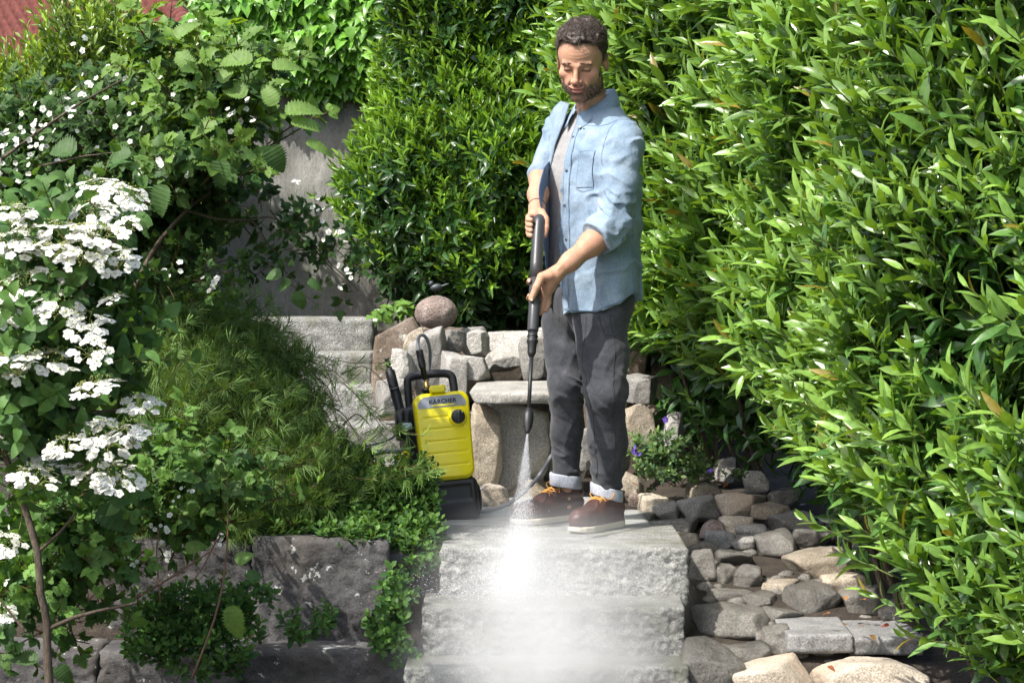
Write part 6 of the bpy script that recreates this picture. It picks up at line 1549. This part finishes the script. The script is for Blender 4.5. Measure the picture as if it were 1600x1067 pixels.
# bracelet on the far wrist
wd = nrm(WR - ER); a_ = nrm(np.cross(wd, UP)); b_ = np.cross(wd, a_); c = WR - wd * .01
mk('bracelet', *tube([c + .0305 * (math.cos(t) * a_ + math.sin(t) * b_) for t in np.linspace(0, 2 * math.pi, 30)], .0022, 6, cap=False), simple('brown_cord', (.03, .02, .018), .7), man)
for (px, py, D, d_) in ((830.5, 468, 6.9385, (-.3, -1, .2)), (850.5, 366, 7.081, (.1, -1, .1)), (826.5, 439, 6.977, (-.3, -1, .3))):
    V, F = ico(2); z_ = nrm(np.array(d_)); R = zframes(z_[None], np.array([0.3]))[0]; p = onto([at(px, py, D)], f_body, 0.0, 8)[0]
    mk('fingernail', V * [.0048, .0055, .0012] @ R.T + p, F, M['nail'], man)
# ------------------------------------------------------------------ water jet, spray and mist
HIT = at(808, 930, 6.55)
def math_(n, l, op, a, b=None, clamp=False):
    q = n.new("ShaderNodeMath"); q.operation = op; q.use_clamp = clamp
    for k, x in enumerate((a, b)):
        if x is None: continue
        if isinstance(x, (int, float)): q.inputs[k].default_value = x
        else: l.new(x, q.inputs[k])
    return q.outputs[0]
mist = thing('mist_cloud', 'white spray and drifting mist rising over the steps where the water lands', 'mist', tuple(HIT))
def puff(name, c, r_, dens, scale, thr, power=1.6):
    m = bpy.data.materials.new(name); m.use_nodes = True; n = m.node_tree.nodes; l = m.node_tree.links; n.remove(n["Principled BSDF"])
    v = n.new("ShaderNodeVolumePrincipled"); v.inputs['Color'].default_value = (.99, .995, 1, 1); v.inputs['Anisotropy'].default_value = -.1
    l.new(v.outputs[0], n["Material Output"].inputs['Volume']); tc = n.new("ShaderNodeTexCoord")
    nz = n.new("ShaderNodeTexNoise"); nz.inputs['Scale'].default_value = scale; nz.inputs['Detail'].default_value = 4; nz.inputs['Roughness'].default_value = .6; l.new(tc.outputs['Object'], nz.inputs['Vector'])
    mp = n.new("ShaderNodeMapping"); mp.inputs['Scale'].default_value = tuple(1 / q for q in r_); l.new(tc.outputs['Object'], mp.inputs[0])
    ln = n.new("ShaderNodeVectorMath"); ln.operation = 'LENGTH'; l.new(mp.outputs[0], ln.inputs[0])
    fall = math_(n, l, 'POWER', math_(n, l, 'SUBTRACT', 1.0, ln.outputs['Value'], True), power)
    st = math_(n, l, 'MULTIPLY', math_(n, l, 'SUBTRACT', nz.outputs[0], thr, True), 1 / (.5 - thr))
    l.new(math_(n, l, 'MULTIPLY', math_(n, l, 'MULTIPLY', fall, st), dens), v.inputs['Density'])
    V, F = ico(3); V = V * np.array(r_); o = mk(name, V, F, m, mist, local=True); o.location = Vector(c) - Vector(HIT); tag(o, kind='stuff'); return o
puff('splash', tuple(HIT + [0, -.06, .08]), (.17, .16, .26), 6.0, 9, .2, 1.5)
puff('haze', tuple(at(855, 925, 6.3)), (.48, .34, .34), 2.8, 4, .15, 1.3)
puff('haze', tuple(at(840, 1045, 6.05)), (.48, .30, .28), 4.2, 5, .15, 1.3)
_j = nrm(HIT - GN); _x = nrm(np.array([1., 0, 0]) - _j * _j[0]); _y = np.cross(_j, _x); _L = float(np.linalg.norm(HIT - GN))
for _c, _r, _d in ((.30, .030, 9.0), (.62, .058, 9.0), (.88, .085, 8.0)):
    _o = puff('spray_veil', tuple(GN + _j * _L * _c), (_r, _r * .7, _L * .30), _d, 14, .2, 1.2); _o.rotation_euler = Matrix(np.stack([_x, _y, _j], 1).tolist()).to_euler()
# the jet itself and the splash: a great many small drops and streaks
m, n, l, b = new_mat('white_water'); b.inputs['Base Color'].default_value = (.92, .93, .95, 1); b.inputs['Roughness'].default_value = .25
tr = n.new("ShaderNodeBsdfTranslucent"); tr.inputs[0].default_value = (.95, .96, 1, 1); ms = n.new("ShaderNodeMixShader"); ms.inputs[0].default_value = .5
l.new(b.outputs[0], ms.inputs[1]); l.new(tr.outputs[0], ms.inputs[2]); l.new(ms.outputs[0], n["Material Output"].inputs[0]); M['drop'] = m
rr_ = rng(99); OV = np.array([[1, 0, 0], [-1, 0, 0], [0, 1, 0], [0, -1, 0], [0, 0, 1], [0, 0, -1.]]); OF = np.array([[0, 2, 4], [2, 1, 4], [1, 3, 4], [3, 0, 4], [2, 0, 5], [1, 2, 5], [3, 1, 5], [0, 3, 5]])
def drops(P, size, stretch, d):
    n_ = len(P); R = zframes(d, np.zeros(n_)); V = OV[None] * (np.stack([np.ones(n_), np.ones(n_), stretch], 1) * size[:, None])[:, None, :]
    V = np.einsum('nij,nvj->nvi', R, V) + P[:, None]; F = (OF[None] + (np.arange(n_) * 6)[:, None, None]).reshape(-1, 3); return V.reshape(-1, 3), F
jet = thing('water_jet', 'fan of white pressurised water shooting from the lance onto the middle step', 'water jet', tuple(GN))
jl = np.linalg.norm(HIT - GN); jd = nrm(HIT - GN); jx = np.array([1., 0, 0]); jx = nrm(jx - jd * (jx @ jd)); jy = np.cross(jd, jx)
k = 14000; t = rr_.random(k) ** .9; a = rr_.uniform(0, 6.28, k); rd = (.003 + .070 * t ** 1.15) * np.sqrt(rr_.random(k)) * (1 + .25 * rr_.normal(size=k) ** 2 * t)
off = jx * (rd * np.cos(a))[:, None] + jy * (rd * .6 * np.sin(a))[:, None]
P = GN + jd * (jl * t)[:, None] + off; dd = nrm(jd * .5 + off / (rd.max()) * .1 + 0 * P)
tag(mk('spray', *drops(P, rr_.uniform(.00010, .00028, k) * (1 + .4 * t), rr_.uniform(3, 16, k), dd), M['drop'], jet), kind='stuff')
k = 9000; th = rr_.uniform(0, 6.28, k); u = np.abs(rr_.normal(size=k)) * .13; hh = np.abs(rr_.normal(size=k)) * .10 * np.exp(-u * 3)
P = HIT + np.stack([np.cos(th) * u * 1.25, -np.abs(np.sin(th)) * u * .8 + .02, hh + .003], 1); dv = nrm(P - HIT + [0, 0, .03])
tag(mk('droplets', *drops(P, rr_.uniform(.0003, .0010, k), rr_.uniform(1, 4, k), dv), M['drop'], mist), kind='stuff')
